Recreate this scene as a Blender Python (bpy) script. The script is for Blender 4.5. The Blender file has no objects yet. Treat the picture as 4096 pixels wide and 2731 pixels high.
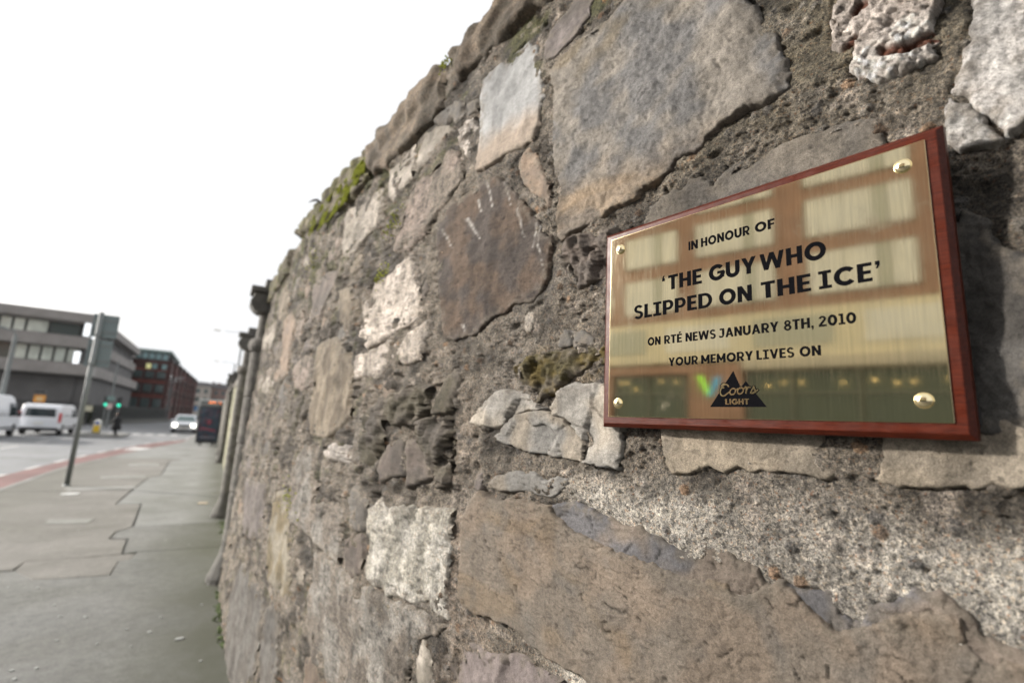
import bpy, bmesh, math, random
import numpy as np
from mathutils import Matrix, Vector
random.seed(7)
PI = math.pi
scn = bpy.context.scene
COL = scn.collection

# ------------------------------------------------------------------ camera
EYE = 1.55
PITCH, ROLL, HEAD = math.radians(10.15), math.radians(3.03), math.radians(30.361)
_c, _s = math.cos(PITCH), math.sin(PITCH)
_f = Vector((0, _c, _s)); _u = Vector((0, -_s, _c)); _r = Vector((1, 0, 0))
_r2 = _r*math.cos(ROLL) + _u*math.sin(ROLL)
_u2 = _u*math.cos(ROLL) - _r*math.sin(ROLL)
_rot = Matrix.Rotation(-HEAD, 3, 'Z') @ Matrix((_r2, _u2, -_f)).transposed()
cam = bpy.data.cameras.new('camera')
cam.sensor_width = 36.0
cam.lens = 1952/4096*36
cam.clip_start, cam.clip_end = 0.02, 3000
cam.dof.use_dof = True
cam.dof.focus_distance = 0.83
cam.dof.aperture_fstop = 2.3
cam.dof.aperture_blades = 9
cob = bpy.data.objects.new('camera', cam)
COL.objects.link(cob)
cob.matrix_world = Matrix.Translation((0, 0, EYE)) @ _rot.to_4x4()
scn.camera = cob

# ------------------------------------------------------------------ sky, sun, exposure
SUN_EL, SUN_AZ = math.radians(21), math.radians(-53)      # azimuth from +Y towards +X
world = bpy.data.worlds.new('World'); scn.world = world
world.use_nodes = True
wt = world.node_tree; wt.nodes.clear()
wo = wt.nodes.new('ShaderNodeOutputWorld'); wb = wt.nodes.new('ShaderNodeBackground')
sky = wt.nodes.new('ShaderNodeTexSky'); sky.sky_type = 'NISHITA'; sky.sun_disc = False
sky.sun_elevation = SUN_EL; sky.sun_rotation = SUN_AZ
sky.air_density = 1.0; sky.dust_density = 6.0; sky.ozone_density = 1.0
hs = wt.nodes.new('ShaderNodeHueSaturation'); hs.inputs['Saturation'].default_value = 0.13
wt.links.new(sky.outputs[0], hs.inputs['Color'])
ov = wt.nodes.new('ShaderNodeMix'); ov.data_type = 'RGBA'; ov.blend_type = 'LIGHTEN'; ov.inputs[0].default_value = 1      # even overcast veil
ov.inputs[7].default_value = (4.85, 4.9, 4.98, 1)
wt.links.new(hs.outputs[0], ov.inputs[6]); wt.links.new(ov.outputs[2], wb.inputs[0])
wb.inputs[1].default_value = 0.11
wt.links.new(wb.outputs[0], wo.inputs[0])
sun = bpy.data.lights.new('sun', 'SUN'); sun.energy = 3.4; sun.angle = math.radians(2.5); sun.color = (1, .93, .84)
so = bpy.data.objects.new('sun', sun); COL.objects.link(so)
sd = Vector((math.sin(SUN_AZ)*math.cos(SUN_EL), math.cos(SUN_AZ)*math.cos(SUN_EL), math.sin(SUN_EL)))
so.rotation_euler = sd.to_track_quat('Z', 'Y').to_euler()
scn.view_settings.view_transform = 'Standard'
scn.view_settings.look = 'None'
scn.view_settings.gamma = 1
scn.view_settings.use_curve_mapping = False
scn.view_settings.exposure = 0.95
scn.cycles.max_bounces = 5; scn.cycles.diffuse_bounces = 3; scn.cycles.glossy_bounces = 3
scn.cycles.transmission_bounces = 4; scn.cycles.transparent_max_bounces = 6

# ------------------------------------------------------------------ materials
def new_mat(name):
    m = bpy.data.materials.new(name); m.use_nodes = True
    nt = m.node_tree
    b = nt.nodes['Principled BSDF']
    return m, nt, b

def ramp(nt, fac, stops):
    r = nt.nodes.new('ShaderNodeValToRGB')
    el = r.color_ramp.elements
    el[0].position, el[0].color = stops[0][0], (*stops[0][1], 1)
    el[1].position, el[1].color = stops[1][0], (*stops[1][1], 1)
    for p, c in stops[2:]:
        e = el.new(p); e.color = (*c, 1)
    nt.links.new(fac, r.inputs[0])
    return r.outputs[0]

def nnoise(nt, vec, scale, detail=4, rough=.6, dist=0):
    n = nt.nodes.new('ShaderNodeTexNoise')
    n.inputs['Scale'].default_value = scale; n.inputs['Detail'].default_value = detail
    n.inputs['Roughness'].default_value = rough; n.inputs['Distortion'].default_value = dist
    nt.links.new(vec, n.inputs['Vector'])
    return n.outputs['Fac']

def mixc(nt, mode, fac, a, b):
    n = nt.nodes.new('ShaderNodeMix'); n.data_type = 'RGBA'; n.blend_type = mode
    if isinstance(fac, (int, float)): n.inputs[0].default_value = fac
    else: nt.links.new(fac, n.inputs[0])
    for sock, v in ((n.inputs[6], a), (n.inputs[7], b)):
        if isinstance(v, tuple): sock.default_value = (*v, 1)
        else: nt.links.new(v, sock)
    return n.outputs[2]

def geo_pos(nt):
    return nt.nodes.new('ShaderNodeTexCoord').outputs['Object']

def bump(nt, b, hts):
    prev = None
    for h, st, dist in hts:
        n = nt.nodes.new('ShaderNodeBump')
        n.inputs['Strength'].default_value = st; n.inputs['Distance'].default_value = dist
        nt.links.new(h, n.inputs['Height'])
        if prev: nt.links.new(prev, n.inputs['Normal'])
        prev = n.outputs[0]
    nt.links.new(prev, b.inputs['Normal'])

def simple(name, col, rough=.6, metal=0, var=0., vs=8., bmp=0., spec=.5, emis=None, estr=1.):
    m, nt, b = new_mat(name)
    b.inputs['Base Color'].default_value = (*col, 1)
    b.inputs['Roughness'].default_value = rough; b.inputs['Metallic'].default_value = metal
    b.inputs['Specular IOR Level'].default_value = spec
    if var or bmp:
        p = geo_pos(nt); n = nnoise(nt, p, vs, 6, .65)
        if var:
            lo = tuple(c*(1-var) for c in col); hi = tuple(min(1, c*(1+var)) for c in col)
            nt.links.new(ramp(nt, n, [(.3, lo), (.7, hi)]), b.inputs['Base Color'])
        if bmp: bump(nt, b, [(nnoise(nt, p, vs*6, 4), bmp, .01)])
    if emis:
        b.inputs['Emission Color'].default_value = (*emis, 1); b.inputs['Emission Strength'].default_value = estr
    return m

def rock(name, speck, speck_scale, fine, bstr, bdist, cell=0., cell_scale=300., rough=.9, streak=None):
    """vertex colour of the stone x grain; speck: contrast of mineral grains, fine: contrast of fine noise"""
    m, nt, b = new_mat(name)
    at = nt.nodes.new('ShaderNodeAttribute'); at.attribute_name = 'Col'
    p = geo_pos(nt)
    n1 = nnoise(nt, p, speck_scale, 8, .78)
    n2 = nnoise(nt, p, 620, 3, .7)
    n0 = nnoise(nt, p, 22, 6, .7)
    c = mixc(nt, 'MULTIPLY', 1.0, mixc(nt, 'MULTIPLY', 1.0, at.outputs['Color'], (.67, .67, .67)), ramp(nt, n1, [(.34, (1-speck,)*3), (.5, (1,)*3), (.66, (1+speck*.7,)*3)]))
    c = mixc(nt, 'MULTIPLY', 1.0, c, ramp(nt, n2, [(.36, (1-fine,)*3), (.64, (1+fine,)*3)]))
    c = mixc(nt, 'MULTIPLY', 1.0, c, ramp(nt, n0, [(.3, (1-fine*.8,)*3), (.7, (1+fine*.7,)*3)]))
    hts = [(n1, bstr, bdist), (n2, bstr*.9, .0013)]
    if cell:
        v = nt.nodes.new('ShaderNodeTexVoronoi'); v.inputs['Scale'].default_value = cell_scale
        nt.links.new(p, v.inputs['Vector'])
        sep = nt.nodes.new('ShaderNodeSeparateColor'); nt.links.new(v.outputs['Color'], sep.inputs[0])
        g = ramp(nt, sep.outputs[0], [(0, (.28, .28, .30)), (.16, (.5, .5, .51)), (.26, (.95, .95, .95)), (.72, (1.05, 1.03, 1.0)), (.84, (1.6, 1.57, 1.5)), (.97, (1.25, 1.1, .92)), (.99, (1.05, .68, .50))])
        c = mixc(nt, 'MULTIPLY', cell, c, g)
        v2 = nt.nodes.new('ShaderNodeTexVoronoi'); v2.inputs['Scale'].default_value = cell_scale*.45
        nt.links.new(p, v2.inputs['Vector'])
        hts.insert(0, (v2.outputs['Distance'], bstr*.5, .0025))
        sep2 = nt.nodes.new('ShaderNodeSeparateColor'); nt.links.new(v2.outputs['Color'], sep2.inputs[0])
        g2 = ramp(nt, sep2.outputs[1], [(0, (.35, .35, .38)), (.07, (.5, .5, .5)), (.1, (1, 1, 1)), (.93, (1, 1, 1)), (.97, (1.4, 1.35, 1.3))])
        c = mixc(nt, 'MULTIPLY', cell*.7, c, g2)
    nt.links.new(c, b.inputs['Base Color'])
    b.inputs['Roughness'].default_value = rough
    b.inputs['Specular IOR Level'].default_value = .3
    bump(nt, b, hts)
    return m

MAT = {}
MAT['mortar'] = rock('mortar_mat', .62, 170, .55, 1.0, .0075, cell=.82, cell_scale=360)
MAT['mortar_smooth'] = rock('mortar_far_mat', .45, 60, .3, .8, .006)
MAT['sand'] = rock('sandstone_mat', .34, 120, .28, 1.0, .0055)
MAT['slate'] = rock('smooth_stone_mat', .26, 70, .22, .7, .003)
MAT['flat'] = rock('flagstone_mat', .30, 170, .20, 1.0, .0045)
MAT['granite'] = rock('granite_mat', .62, 140, .45, .9, .004, cell=.35, cell_scale=200)
MAT['quartz'] = rock('quartz_mat', .45, 90, .26, 1., .005, rough=.6)
MAT['dark'] = rock('dark_stone_mat', .36, 110, .28, .9, .0045)

# ------------------------------------------------------------------ numpy noise
def _hash(ix, iy, seed):
    h = (ix.astype(np.int64)*374761393 + iy.astype(np.int64)*668265263 + seed*974711) & 0xffffffff
    h = ((h ^ (h >> 13))*1274126177) & 0xffffffff
    h = ((h ^ (h >> 15))*2246822519) & 0xffffffff
    return ((h ^ (h >> 16)) & 0xffffff)/float(0x1000000)

def perlin(x, y, seed=0):
    xi, yi = np.floor(x), np.floor(y); fx, fy = x-xi, y-yi
    u = fx*fx*fx*(fx*(fx*6-15)+10); v = fy*fy*fy*(fy*(fy*6-15)+10)
    def g(a, b):
        t = _hash(xi+a, yi+b, seed)*2*PI
        return np.cos(t)*(fx-a)+np.sin(t)*(fy-b)
    a, b, c, d = g(0, 0), g(1, 0), g(0, 1), g(1, 1)
    return (a*(1-u)+b*u)*(1-v)+(c*(1-u)+d*u)*v          # about -0.7 .. 0.7

def fbm(x, y, o=4, seed=0, gain=.5, lac=2.1):
    s = 0; a = 1.
    for k in range(o):
        s = s + a*perlin(x, y, seed+k*17); x = x*lac+3.1; y = y*lac-1.7; a *= gain
    return s

def worley(x, y, seed=0):
    xi, yi = np.floor(x), np.floor(y)
    f1 = np.full(x.shape, 9.); f2 = np.full(x.shape, 9.); idv = np.zeros(x.shape); px = np.zeros(x.shape); py = np.zeros(x.shape)
    for i in (-1, 0, 1):
        for j in (-1, 0, 1):
            hx = _hash(xi+i, yi+j, seed); hy = _hash(xi+i, yi+j, seed+5)
            dx = xi+i+hx-x; dy = yi+j+hy-y
            d = np.sqrt(dx*dx+dy*dy)
            near = d < f1
            f2 = np.where(near, f1, np.minimum(f2, d))
            idv = np.where(near, _hash(xi+i, yi+j, seed+9), idv)
            px = np.where(near, dx, px); py = np.where(near, dy, py)
            f1 = np.where(near, d, f1)
    return f1, f2, idv, px, py

def sstep(a, b, x):
    t = np.clip((x-a)/(b-a), 0, 1); return t*t*(3-2*t)

# ------------------------------------------------------------------ object helpers
def tag(o, label=None, cat=None, group=None, kind=None):
    if label: o['label'] = label
    if cat: o['category'] = cat
    if group: o['group'] = group
    if kind: o['kind'] = kind
    return o

def empty(name, loc=(0, 0, 0), rz=0, label=None, cat=None, group=None):
    o = bpy.data.objects.new(name, None); COL.objects.link(o)
    o.location = loc; o.rotation_euler = (0, 0, rz); o.empty_display_size = .2
    return tag(o, label, cat, group)

def link(name, me, parent=None):
    o = bpy.data.objects.new(name, me); COL.objects.link(o)
    if parent: o.parent = parent
    return o

def np_mesh(name, verts, quads, mat, cols=None, smooth=True, parent=None, tris=None):
    me = bpy.data.meshes.new(name)
    nv = len(verts); me.vertices.add(nv); me.vertices.foreach_set('co', np.ascontiguousarray(verts, dtype=np.float32).ravel())
    loops = [np.asarray(quads, dtype=np.int32).ravel()]; tot = [np.full(len(quads), 4, np.int32)]
    if tris is not None and len(tris):
        loops.append(np.asarray(tris, dtype=np.int32).ravel()); tot.append(np.full(len(tris), 3, np.int32))
    lp = np.concatenate(loops); tt = np.concatenate(tot)
    me.loops.add(len(lp)); me.loops.foreach_set('vertex_index', lp)
    st = np.concatenate([[0], np.cumsum(tt)[:-1]]).astype(np.int32)
    me.polygons.add(len(tt)); me.polygons.foreach_set('loop_start', st)
    try: me.polygons.foreach_set('loop_total', tt)
    except Exception: pass
    me.update(calc_edges=True); me.validate()
    me.polygons.foreach_set('use_smooth', np.full(len(me.polygons), smooth))
    if cols is not None:
        cols = np.clip(.215*(cols/.205)**1.28, .015, .78)
        a = me.color_attributes.new('Col', 'FLOAT_COLOR', 'POINT')
        a.data.foreach_set('color', np.concatenate([cols, np.ones((nv, 1))], 1).astype(np.float32).ravel())
    me.materials.append(mat)
    return link(name, me, parent)

class MB:
    """collects simple shapes into ONE mesh"""
    def __init__(s): s.v = []; s.f = []
    def add(s, vs, fs):
        k = len(s.v); s.v += [tuple(v) for v in vs]; s.f += [tuple(i+k for i in f) for f in fs]; return s
    def box(s, x0, x1, y0, y1, z0, z1):
        return s.add([(x0,y0,z0),(x1,y0,z0),(x1,y1,z0),(x0,y1,z0),(x0,y0,z1),(x1,y0,z1),(x1,y1,z1),(x0,y1,z1)],
                     [(0,3,2,1),(4,5,6,7),(0,1,5,4),(1,2,6,5),(2,3,7,6),(3,0,4,7)])
    def prism(s, pts, a, b, axis='x'):
        """pts: closed outline in the two other axes, extruded from a to b"""
        n = len(pts)
        def p(t, q):
            return {'x': (t, q[0], q[1]), 'y': (q[0], t, q[1]), 'z': (q[0], q[1], t)}[axis]
        return s.add([p(a, q) for q in pts]+[p(b, q) for q in pts],
                     [tuple(range(n-1, -1, -1)), tuple(range(n, 2*n))]+[(i, (i+1) % n, n+(i+1) % n, n+i) for i in range(n)])
    def lathe(s, prof, c=(0, 0), seg=16):
        """prof: (radius, z) pairs from bottom to top round the vertical axis at c"""
        vs = []; fs = []
        for r, z in prof:
            for k in range(seg):
                a = 2*PI*k/seg; vs.append((c[0]+r*math.cos(a), c[1]+r*math.sin(a), z))
        for i in range(len(prof)-1):
            for k in range(seg):
                fs.append((i*seg+k, i*seg+(k+1) % seg, (i+1)*seg+(k+1) % seg, (i+1)*seg+k))
        fs.append(tuple(range(seg-1, -1, -1))); fs.append(tuple((len(prof)-1)*seg+k for k in range(seg)))
        return s.add(vs, fs)
    def tube(s, path, r, seg=8):
        path = [Vector(p) for p in path]; vs = []; fs = []
        rs = r if isinstance(r, (list, tuple)) else [r]*len(path)
        for i, p in enumerate(path):
            t = (path[min(i+1, len(path)-1)]-path[max(i-1, 0)]).normalized()
            a = t.cross(Vector((0, 0, 1)));
            if a.length < .1: a = t.cross(Vector((0, 1, 0)))
            a.normalize(); b = t.cross(a)
            for k in range(seg):
                w = 2*PI*k/seg; vs.append(p+a*math.cos(w)*rs[i]+b*math.sin(w)*rs[i])
        for i in range(len(path)-1):
            for k in range(seg):
                fs.append((i*seg+k, (i+1)*seg+k, (i+1)*seg+(k+1) % seg, i*seg+(k+1) % seg))
        fs.append(tuple(range(seg))); fs.append(tuple((len(path)-1)*seg+k for k in range(seg-1, -1, -1)))
        return s.add(vs, fs)
    def build(s, name, mat, parent=None, bevel=0, smooth=False, seg=2):
        me = bpy.data.meshes.new(name); me.from_pydata(s.v, [], s.f)
        bm = bmesh.new(); bm.from_mesh(me)
        bmesh.ops.recalc_face_normals(bm, faces=bm.faces)
        if bevel:
            ed = [e for e in bm.edges if len(e.link_faces) == 2 and e.calc_face_angle(0) > .5]
            bmesh.ops.bevel(bm, geom=ed, offset=bevel, segments=seg, profile=.5, affect='EDGES', clamp_overlap=True)
        bm.to_mesh(me); bm.free()
        if smooth:
            for p in me.polygons: p.use_smooth = True
        me.materials.append(mat)
        return link(name, me, parent)
# ------------------------------------------------------------------ the stone wall beside the camera
KY = np.array([-3.5, 0, 1.21, 1.6, 2.04, 2.35, 3.18, 3.6, 4.09, 4.7, 5.4, 6.4, 60.])
KX = np.array([1.353, .7675, .565, .503, .452, .428, .362, .335, .315, .297, .285, .28, .30])
_yy = np.linspace(-3.5, 60, 12701); _xx = np.interp(_yy, KY, KX)
_xs = np.convolve(np.pad(_xx, 40, mode='edge'), np.ones(81)/81, 'valid'); _xs[:60] = _xx[:60]
def wall_x(Y, z): return np.interp(Y, _yy, _xs)+(z-1.75)*.035
def wall_n(Y):
    s = (np.interp(Y+.01, _yy, _xs)-np.interp(Y-.01, _yy, _xs))/.02
    l = np.sqrt(1+s*s); return np.stack([-1/l, s/l, -.035+0*s], -1)

PAL = {   # colour, second colour
 'sandA': ((.305,.285,.26), (.215,.212,.212)), 'slateA': ((.36,.36,.36), (.37,.315,.265)), 'tan': ((.29,.235,.19), (.24,.20,.17)),
 'darkB': ((.150,.116,.092), (.105,.09,.082)), 'copeA': ((.215,.18,.145), (.15,.13,.105)), 'copeM': ((.21,.19,.14), (.17,.155,.12)),
 'pale': ((.40,.375,.345), (.30,.28,.25)), 'white': ((.56,.52,.485), (.40,.37,.34)), 'greyB': ((.185,.178,.17), (.15,.14,.13)),
 'pinkgrey': ((.30,.26,.235), (.24,.215,.19)), 'greyP': ((.21,.19,.185), (.16,.145,.135)), 'tanB': ((.245,.215,.175), (.165,.14,.11)),
 'darkG': ((.165,.15,.135), (.12,.11,.085)), 'darkP': ((.185,.16,.145), (.14,.125,.115)), 'limeA': ((.41,.375,.325), (.35,.335,.31)),
 'limeG': ((.32,.315,.305), (.35,.32,.28)), 'moss': ((.13,.115,.09), (.12,.105,.055)), 'slabA': ((.262,.220,.180), (.228,.20,.170)),
 'ledge': ((.20,.195,.20), (.28,.24,.205)), 'limeB': ((.45,.395,.32), (.37,.33,.275)), 'darkR': ((.16,.155,.15), (.11,.105,.10)),
 'lilac': ((.27,.24,.235), (.22,.195,.19)), 'whiteG': ((.47,.46,.435), (.37,.36,.33)), 'graniteG': ((.27,.26,.245), (.22,.20,.18)),
 'ochre': ((.21,.18,.125), (.28,.26,.22)), 'quartz': ((.66,.62,.58), (.52,.47,.43)), 'whiteR': ((.52,.50,.48), (.38,.37,.355)),
 'greyT': ((.24,.22,.195), (.19,.178,.165)),
}

STONES = [
 ('stone','sand','sandA',8,[(951,2472),(934,2382),(925,2259),(903,2163),(881,2104),(893,2075),(886,2000),(872,1985),(839,1998),(779,2003),(724,2015),(670,2021),(648,2033),(613,2044),(583,2062),(529,2068),(517,2081),(497,2097),(469,2099),(445,2102),(417,2102),(402,2105),(390,2110),(383,2133),(389,2163),(398,2196),(404,2225),(421,2266),(437,2300),(461,2349),(538,2453),(691,2573),(715,2527),(750,2514),(782,2510),(826,2514),(867,2509),(911,2504),(938,2488)]),
 ('stone','slate','slateA',6,[(1278,2641),(1181,2648),(1133,2624),(1121,2644),(1092,2641),(1058,2645),(1015,2607),(995,2533),(988,2479),(978,2425),(979,2378),(980,2331),(1001,2299),(1052,2303),(1121,2314),(1163,2307),(1208,2300),(1249,2311),(1255,2357),(1248,2408),(1259,2479),(1264,2561)]),
 ('stone','slate','tan',3,[(1044,2285),(1019,2288),(984,2254),(963,2213),(942,2174),(920,2118),(914,2082),(941,2113),(985,2146),(1020,2186),(1049,2221),(1054,2261)]),
 ('stone','dark','darkB',5,[(1461,2188),(1417,2214),(1386,2248),(1315,2256),(1234,2269),(1141,2253),(1078,2195),(1020,2136),(959,2063),(914,2000),(904,2009),(902,1932),(913,1884),(953,1856),(1023,1856),(1102,1834),(1166,1799),(1281,1794),(1336,1814),(1368,1888),(1416,2027),(1451,2145)]),
 ('coping_stone','cope','copeA',22,[(1163,2987),(1243,2897),(1358,2904),(1420,2875),(1517,2892),(1441,2798),(1419,2733),(1317,2733),(1207,2728),(1116,2723),(1033,2725),(970,2720),(879,2751)]),
 ('coping_stone','cope','copeA',20,[(1604,2899),(1689,2887),(1813,2887),(1950,2870),(2168,2882),(2267,2858),(2225,2754),(2118,2666),(1930,2646),(1747,2641),(1619,2647),(1520,2668),(1528,2758),(1520,2826)]),
 ('coping_stone','cope','copeM',18,[(2319,2874),(2597,2901),(2877,2920),(3286,2926),(3771,2978),(4123,3002),(3376,2797),(2735,2705),(2387,2667),(2214,2699)]),
 ('stone','slate','pale',6,[(1624,2616),(1541,2608),(1459,2573),(1433,2542),(1481,2528),(1563,2503),(1669,2493),(1660,2559),(1631,2592)]),
 ('stone','slate','pale',6,[(1715,2622),(1750,2600),(1851,2596),(1946,2600),(1915,2471),(1859,2442),(1782,2462),(1717,2477),(1701,2544)]),
 ('stone','quartz','white',5,[(1389,2514),(1346,2535),(1290,2512),(1271,2474),(1296,2447),(1302,2377),(1345,2424),(1388,2484)]),
 ('stone','slate','greyB',5,[(1434,2653),(1377,2628),(1369,2558),(1417,2564),(1457,2616)]),
 ('stone','slate','greyB',5,[(1349,2601),(1279,2575),(1295,2543),(1339,2546)]),
 ('stone','slate','greyB',6,[(1573,2650),(1487,2663),(1444,2653),(1455,2577),(1519,2610)]),
 ('stone','granite','pinkgrey',5,[(1439,2472),(1371,2418),(1322,2341),(1325,2309),(1393,2284),(1483,2241),(1548,2197),(1633,2162),(1793,2206),(1801,2279),(1756,2371),(1686,2412),(1575,2457)]),
 ('stone','granite','pale',7,[(2560,2588),(2467,2618),(2244,2554),(2113,2545),(2022,2556),(1968,2475),(1983,2393),(2021,2382),(2171,2361),(2314,2324),(2490,2372),(2507,2490)]),
 ('stone','slate','greyP',5,[(974,2532),(982,2580),(961,2611),(921,2628),(889,2649),(875,2678),(809,2626),(830,2567),(864,2540),(901,2522),(946,2517)]),
 ('stone','granite','white',8,[(1607,2138),(1567,2072),(1520,1994),(1495,1913),(1531,1886),(1657,1869),(1785,1844),(1925,1837),(2010,1896),(2006,1956),(2022,2020),(1966,2037),(1918,2094),(1779,2097),(1718,2126)]),
 ('stone','granite','white',6,[(1425,1871),(1416,1829),(1456,1792),(1468,1757),(1562,1743),(1622,1770),(1636,1799),(1566,1847),(1504,1861)]),
 ('stone','granite','white',6,[(1643,1845),(1659,1790),(1708,1737),(1771,1715),(1934,1727),(2002,1718),(2027,1778),(2003,1809),(1851,1814),(1726,1837)]),
 ('stone','slate','tanB',7,[(2682,1922),(2540,1939),(2368,1926),(2179,1839),(2059,1760),(2021,1673),(2017,1578),(2073,1526),(2275,1473),(2543,1476),(2623,1575),(2654,1671),(2673,1803)]),
 ('stone','slate','tanB',4,[(2441,2167),(2258,2153),(2110,2114),(2099,2040),(2120,1994),(2238,1961),(2346,2007),(2404,2096)]),
 ('stone','slate','tanB',4,[(4559,2596),(4206,2602),(3915,2398),(3967,2309),(4305,2314),(4488,2399)]),
 ('stone','slate','tan',5,[(3948,2256),(3596,2268),(3413,2118),(3459,2049),(3445,1910),(3422,1825),(3574,1803),(3785,1940)]),
 ('stone','dark','darkG',9,[(1293,1688),(1252,1708),(1224,1680),(1269,1584),(1344,1583),(1336,1629)]),
 ('stone','flaky','darkG',8,[(1860,1579),(1737,1613),(1680,1646),(1669,1569),(1686,1462),(1749,1403),(1841,1407),(1865,1508)]),
 ('stone','slate','darkP',6,[(1624,1466),(1572,1494),(1507,1497),(1475,1399),(1641,1362),(1666,1400)]),
 ('stone','slate','darkP',6,[(1479,1494),(1425,1495),(1361,1460),(1323,1406),(1451,1365)]),
 ('stone','flaky','darkG',14,[(1676,1635),(1570,1649),(1467,1666),(1369,1658),(1364,1592),(1459,1553),(1588,1550),(1653,1580)]),
 ('stone','flaky','darkG',12,[(1439,1553),(1351,1574),(1266,1571),(1243,1532),(1270,1467),(1300,1417),(1353,1465),(1409,1507)]),
 ('stone','flaky','darkG',6,[(1287,1491),(1233,1515),(1224,1466),(1237,1396),(1281,1383),(1293,1439)]),
 ('stone','chip','limeA',8,[(1164,1564),(1123,1609),(1068,1637),(996,1639),(950,1631),(922,1612),(885,1598),(946,1592),(991,1577),(1032,1554),(1094,1554),(1135,1557)]),
 ('stone','chip','limeG',10,[(1047,1529),(1028,1546),(988,1574),(946,1589),(875,1591),(827,1572),(790,1550),(767,1532),(770,1493),(821,1497),(905,1501),(963,1508),(1003,1516)]),
 ('stone','chip','limeA',14,[(873,1600),(845,1632),(798,1651),(751,1649),(724,1645),(664,1637),(662,1570),(678,1555),(677,1490),(762,1494),(762,1533),(788,1553),(825,1575)]),
 ('stone','flaky','darkP',10,[(865,1978),(822,1981),(768,1981),(717,1969),(711,1861),(773,1860),(817,1858),(848,1886),(867,1936)]),
 ('stone','dark','moss',7,[(1003,1693),(960,1717),(878,1725),(785,1723),(705,1722),(703,1687),(782,1676),(824,1655),(859,1625),(917,1612),(951,1634),(997,1650)]),
 ('stone','slate','greyB',7,[(864,1733),(848,1772),(828,1766),(826,1730)]),
 ('stone','slate','greyB',5,[(822,1762),(792,1762),(757,1744),(760,1726),(817,1728)]),
 ('stone','flat','slabA',15,[(1090,1395),(1015,1387),(931,1398),(846,1402),(829,1386),(797,1372),(756,1361),(719,1354),(684,1351),(658,1349),(635,1348),(606,1348),(583,1340),(550,1340),(517,1344),(484,1350),(477,1339),(461,1336),(450,1339),(432,1360),(413,1369),(397,1363),(380,1349),(362,1337),(348,1332),(321,1341),(298,1355),(276,1374),(249,1375),(235,1378),(232,1364),(226,1352),(212,1343),(182,1352),(193,1227),(449,1089),(572,1112),(689,1119),(759,1126),(797,1130),(846,1129),(887,1135),(912,1147),(952,1152),(1008,1141),(1058,1132),(1108,1141),(1127,1156),(1136,1206),(1136,1260),(1141,1332),(1115,1373)]),
 ('stone','flat','ledge',8,[(844,1404),(784,1414),(741,1415),(718,1401),(676,1398),(631,1400),(613,1389),(578,1378),(553,1374),(540,1384),(520,1397),(501,1394),(489,1390),(492,1393),(468,1379),(445,1374),(432,1362),(415,1370),(403,1367),(383,1366),(350,1377),(344,1348),(326,1347),(313,1368),(291,1382),(275,1396),(250,1402),(241,1394),(227,1382),(219,1367),(204,1359),(181,1363),(183,1343),(218,1333),(241,1361),(299,1339),(367,1315),(424,1343),(468,1320),(550,1322),(635,1327),(736,1335),(816,1356)]),
 ('stone','flat','limeG',5,[(1060,1420),(1034,1441),(968,1455),(908,1459),(869,1449),(806,1463),(811,1443),(831,1425),(866,1418),(933,1417),(995,1409),(1035,1411)]),
 ('stone','sand2','limeB',6,[(600,1581),(597,1538),(592,1521),(583,1494),(552,1493),(531,1500),(516,1509),(493,1504),(472,1511),(474,1511),(455,1502),(436,1511),(399,1510),(379,1510),(367,1503),(356,1501),(344,1516),(359,1525),(360,1544),(350,1564),(338,1590),(419,1596)]),
 ('stone','sand2','limeB',7,[(296,1554),(294,1539),(299,1511),(290,1507),(271,1508),(238,1509),(217,1509),(198,1515),(168,1521),(156,1525),(152,1573),(186,1589),(285,1599)]),
 ('stone','dark','darkR',8,[(199,1844),(184,1822),(173,1786),(142,1758),(158,1572),(225,1564),(252,1619),(237,1781)]),
 ('stone','chip','lilac',10,[(1098,1064),(1048,1071),(1008,1068),(953,1087),(907,1105),(870,1101),(827,1103),(783,1100),(720,1078),(1088,920),(1111,1010)]),
 ('stone','granite2','whiteG',9,[(1682,1263),(1629,1296),(1557,1287),(1428,1307),(1299,1319),(1200,1338),(1189,1279),(1187,1212),(1190,1157),(1190,1121),(1164,1093),(1226,1085),(1253,1107),(1327,1078),(1414,1074),(1477,1056),(1523,1069),(1623,1057),(1656,1081),(1656,1152),(1672,1216)]),
 ('stone','granite','graniteG',8,[(2182,1016),(2018,1036),(1903,1031),(1742,1021),(1615,1036),(1525,1039),(1408,1051),(1300,1067),(1223,1070),(1174,1071),(1210,1040),(1287,1011),(1304,983),(1328,912),(1324,863),(1772,680),(1916,698),(2032,694),(2123,770),(2184,864),(2168,955)]),
 ('stone','granite','graniteG',9,[(2646,1416),(2492,1418),(2434,1372),(2384,1294),(2327,1247),(2334,1174),(2200,1207),(1961,1231),(1917,1172),(1897,1090),(1912,1050),(2025,1051),(2208,1059),(2372,1064),(2584,1058),(2680,1048),(2753,1140),(2768,1253),(2739,1356)]),
 ('stone','slate','ochre',5,[(3206,1119),(2891,1168),(2701,1030),(2585,885),(2487,765),(2632,730),(2781,723),(2989,712),(3122,839),(3138,1001)]),
 ('stone','dark','greyB',5,[(3929,565),(3557,582),(3092,623),(3008,593),(2959,460),(2896,236),(3841,-157),(4164,149),(4219,337)]),
 ('stone','dark','greyB',5,[(2923,581),(2719,657),(2557,564),(2475,397),(2788,267),(2895,446)]),
 ('stone','dark','greyP',5,[(4594,1046),(3853,1096),(3504,1127),(3416,1000),(3350,842),(3764,759),(4149,723),(4578,938)]),
 ('stone','quartz','white',6,[(2270,1411),(2191,1442),(1987,1448),(1935,1411),(1961,1388),(2081,1399),(2208,1389)]),
 ('stone','dark','greyB',5,[(1893,1274),(1717,1288),(1694,1222),(1722,1187),(1855,1183)]),
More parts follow.
